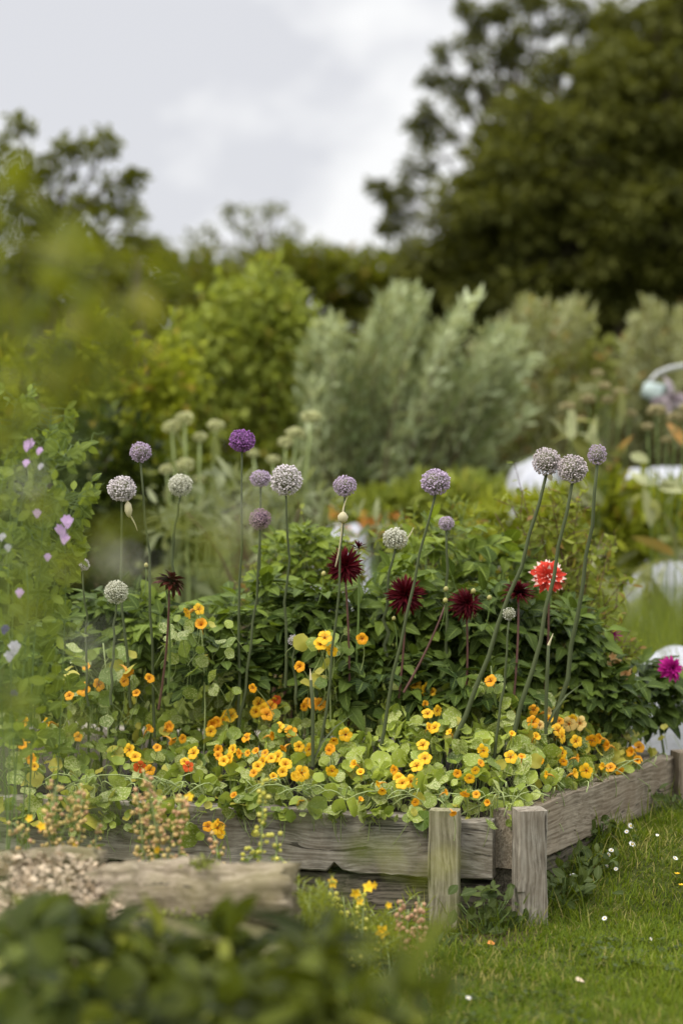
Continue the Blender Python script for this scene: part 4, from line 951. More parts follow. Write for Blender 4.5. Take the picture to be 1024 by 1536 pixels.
# earth of the bank under the chips
g = Geo(); n1 = 40; xs = np.linspace(-2.2, -.12, n1); ys = np.linspace(4.9, 6.05, 30); XX, YY = np.meshgrid(xs, ys)
ZZ = .30 + .06 * sstep(-.10, -.35, XX) * np.exp(-((YY - 5.7) / .35) ** 2) + .01 * np.sin(XX * 21) * np.sin(YY * 17)
ii = (np.arange(29)[:, None] * n1 + np.arange(n1 - 1)[None]).ravel(); g.add(np.stack([XX, YY, ZZ], -1).reshape(-1, 3), [np.stack([ii, ii + 1, ii + n1 + 1, ii + n1], -1)])
tag(g.build('earth_bank', M['bank']), kind='structure', label='low bank of earth under the logs')

# ------------------------------------------------------------------ seed-pod plants in front of the board
def pod_plant(label, stalks, d, yellow=(), mat='seed_tan', cat='wildflower', dens=1.0, rp=.015):
    x0 = np.mean([s[0][0] for s in stalks]); b = W(x0, 1400, d); z0 = float(terrain(b[0], b[1])); t = thing('wildflower', label, cat, (b[0], b[1], z0), 'seeding wildflowers in front of the bed')
    gl = Geo()
    for (bx, by), (tx, ty), wd in stalks:
        g = Geo(); gs = g
        p1 = W(tx, ty, d + rng.normal(0, .03)); p0 = W(bx, by, d); p0 = np.array([p0[0], p0[1], min(p0[2], z0 + .02)]) if by > 1380 else p0
        c = curve(p0, p1, (rng.normal(0, .015), 0, 0), 12); gs.tube(np.vstack([[c[0][0], c[0][1], z0 - .02], c]), .0025, 5, 1)
        m = int(max(8, np.linalg.norm(p1 - p0) / .0055 * dens)); k = rng.random(m) ** .8; A = np.stack([np.interp(k, np.linspace(0, 1, 12), c[:, i]) for i in range(3)], -1)
        D = rdir(m, .25); w_ = PX(wd, d) * (1 - .55 * k)[:, None] * (0.5 + .6 * rng.random((m, 1)))
        Q = A + D * w_
        g.scatter(POD, Q, D + [0, 0, -.3], rdir(m), rp * (0.7 + .6 * rng.random(m)), None, 0)
        for a_, q_ in zip(A, Q): gs.tube([a_, q_], [.0011, .0008], 4, 1, cap=False)
        g.build('seed_head', [M[mat], M['stem_pale']], t)
        n2 = 10; k = rng.random(n2) * .6; A = np.stack([np.interp(k, np.linspace(0, 1, 12), c[:, i]) for i in range(3)], -1); scatter_mix(gl, LANCE, A, rdir(n2, .4), rdir(n2, 1), .035)
    gl.build('foliage', M['bright_leaf'], t)
    for (x, y, r) in yellow:
        g = Geo(); cc = W(x, y, d - .03); f = nrm([rng.normal(0, .5), -1, .3 + rng.normal(0, .3)]); X, Y, Z = frame(f); n = 5; a = np.arange(n) * 2 * np.pi / n + rng.random()
        tp_ = np.cos(a)[:, None] * X + np.sin(a)[:, None] * Y + Z * .35; g.scatter(BROAD[0], np.repeat(cc[None], n, 0), tp_, np.repeat(Z[None], n, 0) - tp_ * .3, PX(r, d) * 1.15); g.build('flower', M['yel_flower'], t)
pod_plant('seeding wildflower with tan pods and a few yellow petals at the left board end', [((85, 1300), (85, 1180), 20), ((70, 1300), (118, 1195), 16), ((110, 1290), (120, 1180), 10), ((40, 1300), (22, 1235), 22), ((70, 1300), (70, 1215), 18), ((105, 1290), (118, 1262), 8)], 6.2, [(62, 1240, 7), (45, 1228, 6), (112, 1270, 6)])
pod_plant('fullest seeding wildflower with a plume of pinkish tan pods against the board', [((225, 1300), (240, 1200), 26), ((215, 1300), (205, 1190), 14), ((250, 1295), (275, 1195), 14), ((235, 1300), (215, 1160), 12), ((235, 1300), (235, 1240), 34), ((270, 1290), (282, 1195), 8)], 6.2, [(284, 1196, 7), (235, 1275, 6)])
pod_plant('slim wildflower with green pods beside the blooms hanging down the board', [((372, 1290), (376, 1272), 12), ((410, 1300), (414, 1255), 10), ((428, 1312), (420, 1285), 8), ((390, 1290), (395, 1160), 7)], 6.25, (), 'seed_green', dens=.6)
pod_plant('seeding wildflower with a few tan pods low beside the hanging yellow blooms', [((322, 1300), (318, 1250), 13), ((145, 1300), (148, 1235), 7), ((140, 1300), (136, 1262), 7)], 6.28, (), 'seed_tan', dens=.7)
pod_plant('yellow flowering wildflower leaning over the gap under the board', [((490, 1430), (497, 1322), 7), ((520, 1430), (515, 1345), 14), ((545, 1430), (548, 1330), 11), ((575, 1440), (572, 1385), 9)], 6.3, [(497, 1324, 9), (533, 1340, 8), (553, 1331, 9), (560, 1328, 6), (573, 1397, 10), (540, 1352, 6), (583, 1358, 5)], 'seed_green', dens=.5)
pod_plant('wildflower with pinkish pods standing against the dark lower board', [((628, 1440), (628, 1345), 11), ((605, 1440), (612, 1365), 9), ((640, 1430), (632, 1355), 9), ((595, 1440), (600, 1350), 6)], 6.35, (), 'seed_pink', dens=.6)
def feathery(label, cx, cy, rx, rz, d, n):
    b = W(cx, cy, d); z0 = float(terrain(b[0], b[1])); t = thing('feathery_plant', label, 'plant', (b[0], b[1], z0), 'feathery plants in front of the bed'); g, gs = Geo(), Geo()
    for i in range(n):
        a = np.array([b[0] + rng.normal(0, PX(rx, d) * .5), b[1] + rng.normal(0, .12), z0]); e = np.array([b[0] + rng.normal(0, PX(rx, d) * .6), b[1] + rng.normal(0, .15), b[2] + PX(rz, d) * (rng.random() ** .6 * 1.6 - .6)])
        c = curve(a, e, (rng.normal(0, .02), 0, .02), 8); gs.tube(c, np.linspace(.002, .001, 8), 4)
        m = 44; k = .25 + .75 * rng.random(m); A = np.stack([np.interp(k, np.linspace(0, 1, 8), c[:, j]) for j in range(3)], -1); scatter_mix(g, [T_blade(.10, 2, .4)], A, rdir(m, .5), rdir(m, .5), .03 + .02 * rng.random(m))
    g.build('foliage', M['fern'], t); gs.build('stem', M['stem_pale'], t)
feathery('feathery yellow-green plant beside the sawn end of the pale log', 470, 1385, 45, 65, 6.0, 46)
feathery('feathery low plant under the lower board, left of the lichened post', 560, 1410, 60, 45, 6.35, 40)

# ------------------------------------------------------------------ blurred plants close to the camera
def leafy(name, label, cat, clumps, mat, Ts, size, per, d, group=None, smat='stem_green', base=None, srad=.006):
    """clumps: (x, y, radius px, extra depth); stems run from the foot of the plant to each clump"""
    x0 = np.mean([c[0] for c in clumps]) if base is None else base; b = W(x0, HZ, d); z0 = float(terrain(b[0], b[1])); t = thing(name, label, cat, (b[0], b[1], z0), group); g, gs = Geo(), Geo()
    for (x, y, r, dz) in clumps:
        c = W(x, y, d + dz); rr = PX(r, d); D = rdir(per); P = c + D * rr * (0.35 + .75 * rng.random((per, 1))) * [1, 1.2, 1]
        scatter_mix(g, Ts, P, D * [1, 1, .5] + rng.normal(0, .45, (per, 3)) - [0, 0, .1], np.array([0, -.3, .9]) + rng.normal(0, .5, (per, 3)), size * (.55 + .8 * rng.random(per)))
        st = np.array([b[0] + rng.normal(0, .04), b[1] + rng.normal(0, .06), z0 - .02]); gs.tube(curve(st, c + [0, 0, rr * .4], ((c[0] - b[0]) * -.2, 0, .04), 9), np.linspace(srad, srad * .35, 9), 5)
    g.build('foliage', [M[mat], M[mat]], t); gs.build('stem', M[smat], t); return t
fgG = 'out of focus plants close by'
leafy('foreground_shrub', 'strongly blurred olive-green shrub close by at the upper left edge', 'shrub', [(20, 360, 50, .1), (60, 440, 60, .0), (0, 490, 70, .1), (130, 400, 40, -.1), (170, 470, 46, .15), (210, 420, 26, 0), (60, 560, 50, .1), (-30, 420, 80, .1), (120, 530, 30, .1), (10, 290, 26, .1), (20, 640, 40, .2), (90, 350, 30, .3), (200, 510, 26, .2), (-10, 580, 60, 0)], 'fg_leaf', OVAL, .05, 12, 2.7, fgG, base=-130, srad=.003)
leafy('foreground_shrub', 'blurred leafy sprays drifting across the sweet peas', 'shrub', [(50, 835, 50, 0), (130, 850, 26, .1), (20, 770, 26, .1), (60, 900, 40, .05), (190, 790, 14, .1), (290, 790, 18, .05), (350, 800, 12, .1)], 'fg_leaf', OVAL, .035, 5, 2.2, fgG, base=-130, srad=.0012)
leafy('foreground_stalk', 'blurred stalks with whitish tufts crossing the left of the bed', 'plant', [(355, 745, 22, .0), (210, 860, 24, .05), (360, 775, 16, .1), (140, 965, 22, 0), (180, 850, 18, .1), (30, 720, 20, .0)], 'fg_pale', OVAL, .018, 4, 2.1, fgG, base=0, srad=.0012)
leafy('foreground_plant', 'blurred dark leaves overlapping the left end of the bed board', 'plant', [(20, 1160, 40, 0), (160, 1178, 22, .05), (125, 1105, 14, 0), (480, 1215, 20, .1), (575, 1270, 12, .0), (20, 1050, 20, .1)], 'fg_dark', OVAL, .030, 6, 2.5, fgG, base=-90, srad=.0012)
leafy('foreground_plant', 'big blurred plant filling the bottom left corner', 'plant', [(40, 1450, 70, .2), (120, 1500, 80, 0), (30, 1530, 80, .1), (200, 1470, 55, .3), (110, 1430, 36, .4), (230, 1540, 75, 0), (40, 1405, 30, .4), (160, 1570, 90, -.2), (0, 1600, 100, -.2), (60, 1390, 20, .4), (150, 1400, 20, .4)], 'fg_dark', OVAL + BROAD, .085, 34, 3.9, fgG, srad=.004)
leafy('foreground_plant', 'blurred plant with pointed bright leaves at the bottom under the pale log', 'plant', [(310, 1480, 55, .2), (380, 1500, 60, 0), (290, 1540, 75, .1), (420, 1470, 40, .4), (340, 1450, 30, .4), (460, 1540, 70, 0), (370, 1570, 90, -.2), (260, 1450, 30, .3), (240, 1420, 18, .4), (330, 1420, 16, .4)], 'fg_dark', LANCE + OVAL, .10, 34, 3.9, fgG, srad=.004)
leafy('foreground_plant', 'blurred long-leaved plant stretching towards the lawn', 'plant', [(510, 1490, 45, .1), (560, 1535, 60, 0), (490, 1450, 30, .3), (600, 1520, 36, 0), (540, 1580, 80, -.1), (650, 1545, 24, 0), (470, 1420, 20, .3)], 'fg_dark', LANCE, .14, 20, 3.5, fgG, srad=.004)
leafy('foreground_plant', 'small blurred leafy shoot in front of the lichened post', 'plant', [(640, 1300, 16, .0), (590, 1275, 9, .1), (690, 1290, 13, .0), (655, 1380, 22, .1), (610, 1400, 22, .0)], 'fg_leaf', OVAL, .024, 4, 2.5, fgG, base=600, srad=.001)
leafy('foreground_plant', 'blurred low greenery along the foot of the logs', 'plant', [(200, 1425, 36, 0), (300, 1425, 34, 0), (390, 1430, 36, 0), (90, 1405, 40, .1), (0, 1400, 44, .1), (450, 1440, 34, .0)], 'fg_dark', OVAL, .06, 26, 4.7, fgG, srad=.003)

# ------------------------------------------------------------------ white fleece covers
def fleece(label, x, ytop, ybot, hw, d, dep, seed, amp=.05):
    r = np.random.default_rng(seed); ct = W(x, ytop, d); z0 = float(terrain(ct[0], d)); H = ct[2] - z0; n, m = 60, 40; g = Geo(); w = PX(hw, d); V = []
    ph = r.random(6) * 6
    for i in range(n):
        for j in range(m):
            u_, v_ = i / (n - 1) * 2 - 1, j / (m - 1) * 2 - 1
            prof = max(0.0, 1 - abs(v_) ** 2.6) ** .55 * max(0.0, 1 - abs(u_) ** 4) ** .5
            z = z0 - .01 + H * prof + min(1, prof * 2) * amp * (.6 * math.sin(u_ * 5 + v_ * 3 + ph[0]) + .4 * math.sin(u_ * 9 - v_ * 7 + ph[1]) + .3 * math.sin(v_ * 13 + u_ * 4 + ph[2]))
            V.append((ct[0] + u_ * w + .03 * math.sin(v_ * 8 + ph[3]), d + v_ * dep, z))
    i = np.arange(n - 1)[:, None] * m; j = np.arange(m - 1)[None]; F = np.stack([i + j, i + m + j, i + m + j + 1, i + j + 1], -1).reshape(-1, 4)
    g.add(V, [F]); return tag(g.build('fleece_cover', M['fleece']), label, 'fleece cover', 'white fleece covers over vegetable beds')
fleece('near white fleece cover with soft folds just past the bed side board', 1050, 974, 1100, 125, 10.0, .5, 1, .022)
fleece('white fleece cover low behind the airy salvia bush, in front of it tall grass stems', 1015, 842, 900, 90, 13.0, .6, 2, .022)
fleece('rounded white fleece mound behind the trio of grey alliums', 800, 690, 760, 46, 14.5, .6, 3, .022)
fleece('long far white fleece cover right of the egg-shaped allium', 985, 700, 760, 95, 15.5, .7, 4, .022)
fleece('low white fleece seen behind the half-opened white allium', 515, 786, 840, 42, 14.0, .5, 5, .022)

rng = np.random.default_rng(11)
# ------------------------------------------------------------------ shrubs and trees beyond
def shrub(name, label, cat, clumps, mat, Ts, size, dens, d, group=None, smat='twig', base=None, up=0.25, srad=.02):
    x0 = np.mean([c[0] for c in clumps]) if base is None else base; b = W(x0, HZ, d); z0 = float(terrain(b[0], b[1])); t = thing(name, label, cat, (b[0], b[1], z0), group); g, gs = Geo(), Geo()
    for cl in clumps:
        x, y, rx, ry = cl[:4]; dz = cl[4] if len(cl) > 4 else 0; c = W(x, y, d + dz); a, b_ = PX(rx, d), PX(ry, d); n = max(20, int(dens * (a * b_ + a * a) * 5))
        D = rdir(n); q = .45 + .6 * rng.random((n, 1)) ** .7; lump = 1 + .22 * np.sin(D[:, :1] * 6 + x) * np.sin(D[:, 2:] * 5 + y) + .12 * np.sin(D[:, :1] * 15 + y) * np.sin(D[:, 2:] * 13)
        P = c + D * [a, a * .8, b_] * q * lump
        scatter_mix(g, Ts, P, D * .8 + rng.normal(0, .5, (n, 3)) + [0, 0, up], D * .7 + [0, -.1, .5] + rng.normal(0, .45, (n, 3)), size * (.6 + .8 * rng.random(n)))
        gs.tube(curve((b[0] + rng.normal(0, .1), b[1], z0 - .05), c, ((c[0] - b[0]) * -.2, 0, .1), 8), np.linspace(srad, srad * .3, 8), 6)
    g.build('foliage', M[mat], t); gs.build('stem', M[smat], t); return t
def wands(name, label, cat, x0, d, tips, mat, Ts, size, per, smat='twig', group=None, low=.2, wid=.02, shear=0.0):
    b = W(x0, HZ, d); z0 = float(terrain(b[0], b[1])); t = thing(name, label, cat, (b[0], b[1], z0), group); g, gs = Geo(), Geo()
    for (x, y, dz) in tips:
        e = W(x, y, d + dz); st = np.array([b[0] + (e[0] - b[0]) * .45 + shear * .35 + rng.normal(0, .08), b[1] + dz * .5, z0 - .03]); c = curve(st, e, ((e[0] - b[0]) * -.06 + shear * .12, 0, .06), 10); gs.tube(c, np.linspace(.012, .002, 10), 5)
        m = per; k = low + (1 - low) * rng.random(m) ** .7; A = np.stack([np.interp(k, np.linspace(0, 1, 10), c[:, i]) for i in range(3)], -1) + rng.normal(0, 1, (m, 3)) * wid * (2.6 - 2.2 * k)[:, None] * 1.6
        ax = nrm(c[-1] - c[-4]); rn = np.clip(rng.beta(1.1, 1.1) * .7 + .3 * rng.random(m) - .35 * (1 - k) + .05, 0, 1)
        scatter_mix(g, Ts, A, rdir(m) * .75 + ax * 1.0, rdir(m, .7), size * (.6 + .7 * rng.random(m)), 0, rn)
    g.build('foliage', M[mat], t); gs.build('stem', M[smat], t); return t
bgG = 'shrubs behind the bed'
def fan(xs, f, n, sp=10, dz=.45): 
    x = rng.uniform(xs[0], xs[1], n); return [(a, f(a) + abs(rng.normal(0, 1)) * sp, rng.normal(0, dz)) for a in x]
def env(pts):
    px = [p[0] for p in pts]; py = [p[1] for p in pts]; return lambda a: float(np.interp(a, px, py))
e1 = env([(455, 560), (470, 490), (500, 475), (525, 540), (560, 465), (600, 428), (630, 428), (656, 500), (690, 462), (715, 448), (737, 530), (765, 485), (800, 540)])
wands('willow_shrub', 'large silvery willow shrub, palest and tallest of the silver ones', 'shrub', 600, 15.5, fan((455, 800), e1, 56, 12) + fan((450, 830), lambda a: e1(a) - 14, 16, 16) + fan((450, 810), lambda a: 540, 46, 70), 'silver', LANCE, .11, 95, group=bgG, low=.28, wid=.024, shear=-.65)
e2 = env([(715, 520), (735, 480), (760, 470), (795, 445), (830, 455), (870, 445), (890, 470), (915, 540)])
wands('willow_shrub', 'olive-silver willow shrub flecked with rust, right of the palest one', 'shrub', 815, 17.5, fan((705, 925), e2, 50, 14) + fan((715, 920), lambda a: 550, 46, 60), 'silver2', LANCE, .10, 105, group=bgG, low=.28, wid=.028, shear=-.5)
e3 = env([(925, 560), (945, 480), (975, 445), (1000, 470), (1040, 450), (1090, 480)])
wands('willow_shrub', 'olive-silver shrub at the right edge of the picture', 'shrub', 1010, 18.5, fan((920, 1090), e3, 42, 14) + fan((920, 1090), lambda a: 545, 40, 50), 'silver2', LANCE, .10, 105, group=bgG, low=.28, wid=.028, shear=-.5)
shrub('rusty_shrub', 'low shrub with rusty orange foliage between the olive-silver ones', 'shrub', [(860, 560, 45, 40), (885, 600, 50, 45), (840, 620, 45, 45), (800, 650, 50, 50), (900, 530, 22, 30)], 'rust', OVAL, .06, 420, 17.0, bgG)
shrub('green_shrub', 'bright mid-green shrub rising to a rounded peak left of the silver willow', 'shrub', [(400, 425, 32, 38), (385, 470, 65, 50), (350, 520, 80, 60), (430, 530, 60, 60), (300, 590, 70, 60), (400, 600, 80, 60), (460, 610, 50, 60), (340, 660, 80, 60), (330, 455, 25, 40), (290, 510, 40, 40), (250, 650, 60, 60), (440, 680, 60, 60), (300, 720, 70, 50), (400, 730, 80, 50), (420, 470, 50, 40)], 'shrub', OVAL, .075, 520, 16.5, bgG)
shrub('yellow_shrub', 'yellow-green shrub in front of the dark hedge at the left', 'shrub', [(150, 520, 60, 45), (200, 570, 70, 50), (120, 600, 70, 60), (240, 620, 50, 55), (170, 650, 80, 55), (90, 540, 40, 40), (60, 620, 60, 60), (270, 560, 40, 50), (20, 560, 50, 50)], 'shrub2', OVAL, .07, 520, 14.0, bgG)
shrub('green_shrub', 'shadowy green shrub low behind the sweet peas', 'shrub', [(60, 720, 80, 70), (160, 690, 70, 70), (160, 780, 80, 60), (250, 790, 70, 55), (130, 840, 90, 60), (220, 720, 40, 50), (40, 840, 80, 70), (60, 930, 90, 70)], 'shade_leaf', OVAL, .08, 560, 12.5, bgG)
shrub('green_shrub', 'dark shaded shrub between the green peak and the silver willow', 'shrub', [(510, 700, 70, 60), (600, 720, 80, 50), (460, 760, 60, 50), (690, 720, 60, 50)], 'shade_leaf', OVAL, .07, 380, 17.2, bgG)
shrub('grey_leaved_plant', 'grey-green leafy clump below the creamy flower heads', 'plant', [(350, 760, 80, 40), (450, 760, 60, 45), (280, 770, 60, 40), (400, 810, 90, 40), (530, 800, 60, 35)], 'grey_leaf', LANCE, .12, 120, 11.5, bgG, up=.4)
shrub('yellow_shrub', 'low yellow-green vegetable patch in front of the far white fleece', 'plant', [(830, 800, 60, 45), (900, 790, 60, 40), (960, 800, 60, 40), (1020, 800, 50, 45), (760, 790, 50, 40), (880, 850, 70, 50), (960, 765, 40, 35), (800, 870, 70, 50), (900, 745, 50, 25), (840, 760, 40, 25), (1010, 760, 40, 30)], 'shrub2', LANCE, .12, 800, 13.2, bgG, up=.5)
shrub('green_shrub', 'low green row of crops behind the airy bush, below the silver willow', 'plant', [(560, 770, 60, 30), (640, 755, 60, 30), (700, 750, 60, 30)], 'shrub', LANCE, .12, 700, 14.8, bgG, up=.5)

def umbel_plant(name, label, cat, x0, d, heads, mat, flat, leaf='grey_leaf', sm='stem_pale', srad=.009, group=None, nleaf=24):
    b = W(x0, HZ, d); z0 = float(terrain(b[0], b[1])); t = thing(name, label, cat, (b[0], b[1], z0), group); gs, gl = Geo(), Geo()
    for (x, y, r) in heads:
        c = W(x, y, d + rng.normal(0, .12)); rr = PX(r, d); n = 110; D = rdir(n, .5) ; P = c + D * [rr, rr, rr * flat] * (.75 + .3 * rng.random((n, 1))); g = Geo(); g.scatter(POD, P - D * rr * .12, D, rdir(n), rr * .30); 
        n2 = 60; g.scatter(STAR, P[:n2], rdir(n2), D[:n2], rr * .16, None, 0); g.build('flower_head', M[mat], t)
        st = np.array([b[0] + (c[0] - b[0]) * .5, b[1], z0 - .02]); cv = curve(st, c - [0, 0, rr * flat * .6], ((c[0] - b[0]) * -.12, 0, 0), 8); gs.tube(cv, np.linspace(srad * 1.3, srad * .8, 8), 6)
        P = cv[rng.integers(2, 7, 5)]; D = rdir(5, .35); scatter_mix(gl, LANCE, P, D, rdir(5, 1), .28 * np.ones(5))
    P = np.array([b[0], b[1], z0]) + rng.normal(0, 1, (nleaf, 3)) * [.18, .12, 0] + [0, 0, .1]; scatter_mix(gl, LANCE, P, rdir(nleaf, 1.1), rdir(nleaf, .4), .5 * np.ones(nleaf))
    gs.build('stem', M[sm], t); gl.build('foliage', M[leaf], t)
ug = 'tall plants with creamy flower heads'
umbel_plant('seedhead_plant', 'tall pale plant with a cluster of round cream heads behind the slanting allium', 'plant', 290, 12.0, [(258, 641, 13), (277, 628, 13), (324, 639, 12), (300, 656, 10), (278, 698, 13), (250, 705, 10), (300, 720, 9)], 'umbel', .7, group=ug)
umbel_plant('seedhead_plant', 'tall pale plant with cream heads leaning right, behind the largest pale allium', 'plant', 420, 12.0, [(467, 626, 14), (443, 651, 14), (428, 664, 11), (410, 690, 10), (380, 680, 9)], 'umbel', .6, group=ug)
umbel_plant('seedhead_plant', 'gone-to-seed plant with tan flat heads above the egg-shaped allium', 'plant', 900, 13.0, [(850, 610, 11), (882, 598, 11), (905, 580, 11), (930, 588, 10), (895, 560, 9), (912, 600, 10), (870, 630, 9), (945, 620, 9)], 'umbel_tan', .5, 'silver2', 'stem_green', srad=.004, nleaf=6, group='tan seed heads behind the fleece')
umbel_plant('seedhead_plant', 'gone-to-seed plant with tan flat heads nearest the right edge', 'plant', 990, 12.5, [(984, 616, 14), (1012, 626, 12), (1030, 612, 12), (970, 640, 9), (1000, 660, 9)], 'umbel_tan', .5, 'silver2', 'stem_green', srad=.005, nleaf=6, group='tan seed heads behind the fleece')
wands('orange_flower_patch', 'low patch of orange flowers behind the half-opened white allium', 'flowers', 560, 13.6, [(x, y, 0) for x, y in ((500, 768), (548, 772), (555, 782), (568, 776), (575, 785), (540, 785), (595, 770), (520, 790))], 'petal_orange', OVAL, .024, 22, 'stem_green', low=.86, wid=.03)
# aqua tub and its grey handle
tt = thing('plastic_tub', 'pale aqua plastic tub with a grey handle and pinkish cloth, far right among shrubs', 'tub', W(985, 606, 15.0))
g = Geo(); c = W(980, 588, 15.0); ax = nrm(np.array([.75, -.3, -.25])); X = nrm(np.cross(ax, [0, 0, 1.0])); Y = np.cross(X, ax); prof = [(-.12, 0.0), (-.12, .085), (-.08, .095), (.02, .105), (.10, .112), (.105, .125), (.115, .125), (.115, .105), (0, .09), (-.10, .08), (-.10, 0)]
V = []; k = 24
for s_, r_ in prof:
    for j in range(k): a = 2 * math.pi * j / k; V.append(c + .66 * (ax * s_ + (X * math.cos(a) + Y * math.sin(a)) * r_))
i = np.arange(len(prof) - 1)[:, None] * k; j = np.arange(k)[None]; j2 = (j + 1) % k; g.add(V, [np.stack([i + j, i + j2, i + k + j2, i + k + j], -1).reshape(-1, 4)]); g.build('body', M['aqua'], tt)
g = Geo(); g.tube([W(975, 572, 14.9), W(985, 560, 14.9), W(1005, 552, 14.9), W(1030, 548, 14.9)], .018, 8); g.build('handle', M['grey_metal'], tt)
g = Geo(); n = 14; c2 = W(1002, 592, 14.9)
P = c2 + rng.normal(0, .035, (n, 3)); scatter_mix(g, BROAD, P, rdir(n, -.5), rdir(n) + [0, -1, 0], .11 * np.ones(n)); g.build('cloth', M['pinkish'], tt)

def tree(name, label, x0, d, clumps, mat, size, dens, trunk_r, group=None, Ts=RH, smat='bark', tuft=40, tr=1.0):
    b = W(x0, HZ, d); z0 = float(terrain(b[0], b[1])); t = thing(name, label, 'tree', (b[0], b[1], z0), group); g, gs = Geo(), Geo()
    cc = np.mean([W(c[0], c[1], d) for c in clumps], 0); top = np.array([b[0], b[1], cc[2]])
    gs.tube(curve((b[0], b[1], z0 - .1), top, (.1, 0, 0), 10), np.linspace(trunk_r, trunk_r * .35, 10), 10)
    for cl in clumps:
        x, y, rx, ry = cl[:4]; dz = cl[4] if len(cl) > 4 else 0; c = W(x, y, d + dz); a, b_ = PX(rx, d), PX(ry, d)
        h = np.clip(rng.uniform(.25, .8), 0, 1); st = np.array([b[0], b[1], z0 + (cc[2] - z0) * h]); gs.tube(curve(st, c, (0, 0, .3), 8), np.linspace(trunk_r * .35, trunk_r * .06, 8), 6)
        nt = max(5, int(dens * (a * b_ * 2 + a * a) )); D = rdir(nt); C = c + D * [a, a * .8, b_] * (.5 + .55 * rng.random((nt, 1)) ** .6)
        for k in range(nt):
            m = tuft; rr = tr * (.30 * (a * b_) ** .5 * (.5 + .6 * rng.random()) + .05); Dm = rdir(m); P = C[k] + Dm * rr * [1.15, 1.15, .7] * (.4 + .6 * rng.random((m, 1)))
            scatter_mix(g, Ts, P, Dm + rng.normal(0, .5, (m, 3)) - [0, 0, .15], Dm * .6 + [0, 0, .6] + rng.normal(0, .5, (m, 3)), size * (.6 + .8 * rng.random(m)), rnd=np.clip(rng.random() * .5 + rng.random(m) * .5, 0, 1))
            if k % 3 == 0: gs.tube([c, C[k]], [trunk_r * .06, .006], 4)
    g.build('crown', M[mat], t); gs.build('trunk', M[smat], t); return t
tree('dark_tree', 'huge dark evergreen tree filling the upper right', 900, 27.0, [(715, 340, 62, 60), (655, 410, 52, 50), (775, 245, 72, 60), (760, 420, 110, 80), (825, 165, 80, 65), (930, 165, 90, 70), (870, 250, 130, 90, -.6), (915, 115, 85, 65), (985, 55, 85, 55), (980, 180, 130, 100, -.6), (850, 380, 130, 90, -.5), (960, 340, 140, 100, -.8), (1060, 100, 130, 110), (1080, 280, 130, 120), (700, 460, 100, 60), (800, 490, 110, 60), (900, 470, 120, 70), (1020, 450, 130, 80), (640, 480, 70, 50), (860, 560, 120, 60, .5), (1000, 560, 120, 70, .5), (720, 560, 110, 60, .5), (750, 320, 100, 80, -.5), (1080, 0, 90, 60), (1130, -20, 120, 120), (1150, 400, 120, 140), (600, 550, 80, 50, .8)] + [(x, y, 120, 110, 1.0) for x, y in ((1060, 150), (840, 300), (950, 280), (1060, 280), (800, 420), (930, 400), (1060, 400), (800, 540), (930, 540), (1060, 540))] + [(710, 430, 75, 75, .9), (770, 320, 70, 70, .9), (690, 540, 100, 80, .9)], 'dark_tree', .15, 15.0, .45, 'trees beyond the garden', tuft=80)
tree('sparse_tree', 'tall looser tree whose leafy branch ends show against the sky behind the dark one', 800, 33.0, [(655, 75, 14, 22), (665, 130, 16, 18), (690, 60, 20, 30), (700, 110, 26, 26), (730, 50, 24, 34), (735, 100, 34, 30), (770, 40, 30, 34), (640, 120, 14, 10), (635, 170, 10, 14), (625, 185, 14, 16), (640, 210, 18, 12), (670, 190, 24, 26), (700, 160, 26, 24), (770, 100, 34, 30), (820, 20, 40, 28), (880, 5, 40, 24), (715, 20, 16, 14), (745, 20, 16, 14), (620, 260, 18, 26), (640, 250, 24, 24), (565, 280, 9, 8), (578, 292, 12, 10), (588, 305, 14, 14), (600, 320, 18, 20), (575, 345, 14, 8), (610, 290, 16, 16), (610, 360, 30, 30), (690, 10, 8, 12), (740, 150, 30, 24), (790, 70, 30, 26), (850, 50, 34, 24), (900, 40, 34, 20), (760, 10, 20, 18), (800, -10, 30, 20)], 'dark_tree', .15, 28.0, .20, 'trees beyond the garden', tuft=18, tr=.7)
tree('hedge_tree', 'olive-green tree at the upper left with sky showing through its branch tips', 60, 22.0, [(30, 190, 18, 14), (20, 240, 40, 30), (80, 230, 36, 26), (130, 240, 30, 34), (60, 290, 50, 34), (160, 220, 14, 24), (150, 290, 34, 26), (110, 330, 60, 28), (190, 280, 16, 22), (205, 262, 10, 16), (195, 330, 26, 28), (30, 340, 60, 40), (100, 390, 80, 40), (20, 420, 70, 50), (215, 360, 30, 22), (-40, 300, 60, 70)], 'far_tree', .12, 58.0, .14, 'trees beyond the garden', tuft=14, tr=.6)
tree('hedge_tree', 'small thin-topped tree standing above the middle of the hedge', 390, 30.0, [(385, 325, 26, 14), (420, 315, 22, 12), (440, 345, 18, 18), (360, 350, 26, 24), (410, 350, 26, 20), (400, 385, 60, 24), (310, 352, 18, 14), (300, 375, 30, 24), (345, 318, 10, 8)], 'far_tree', .11, 30.0, .10, 'trees beyond the garden', tuft=10, tr=.6)
tree('hedge_tree', 'thin grey-leaved sapling top just left of the hedge dip', 205, 24.0, [(205, 320, 8, 16), (200, 350, 12, 20), (215, 370, 20, 20), (240, 370, 24, 18)], 'far_tree', .09, 36.0, .05, 'trees beyond the garden', tuft=9, tr=.6)
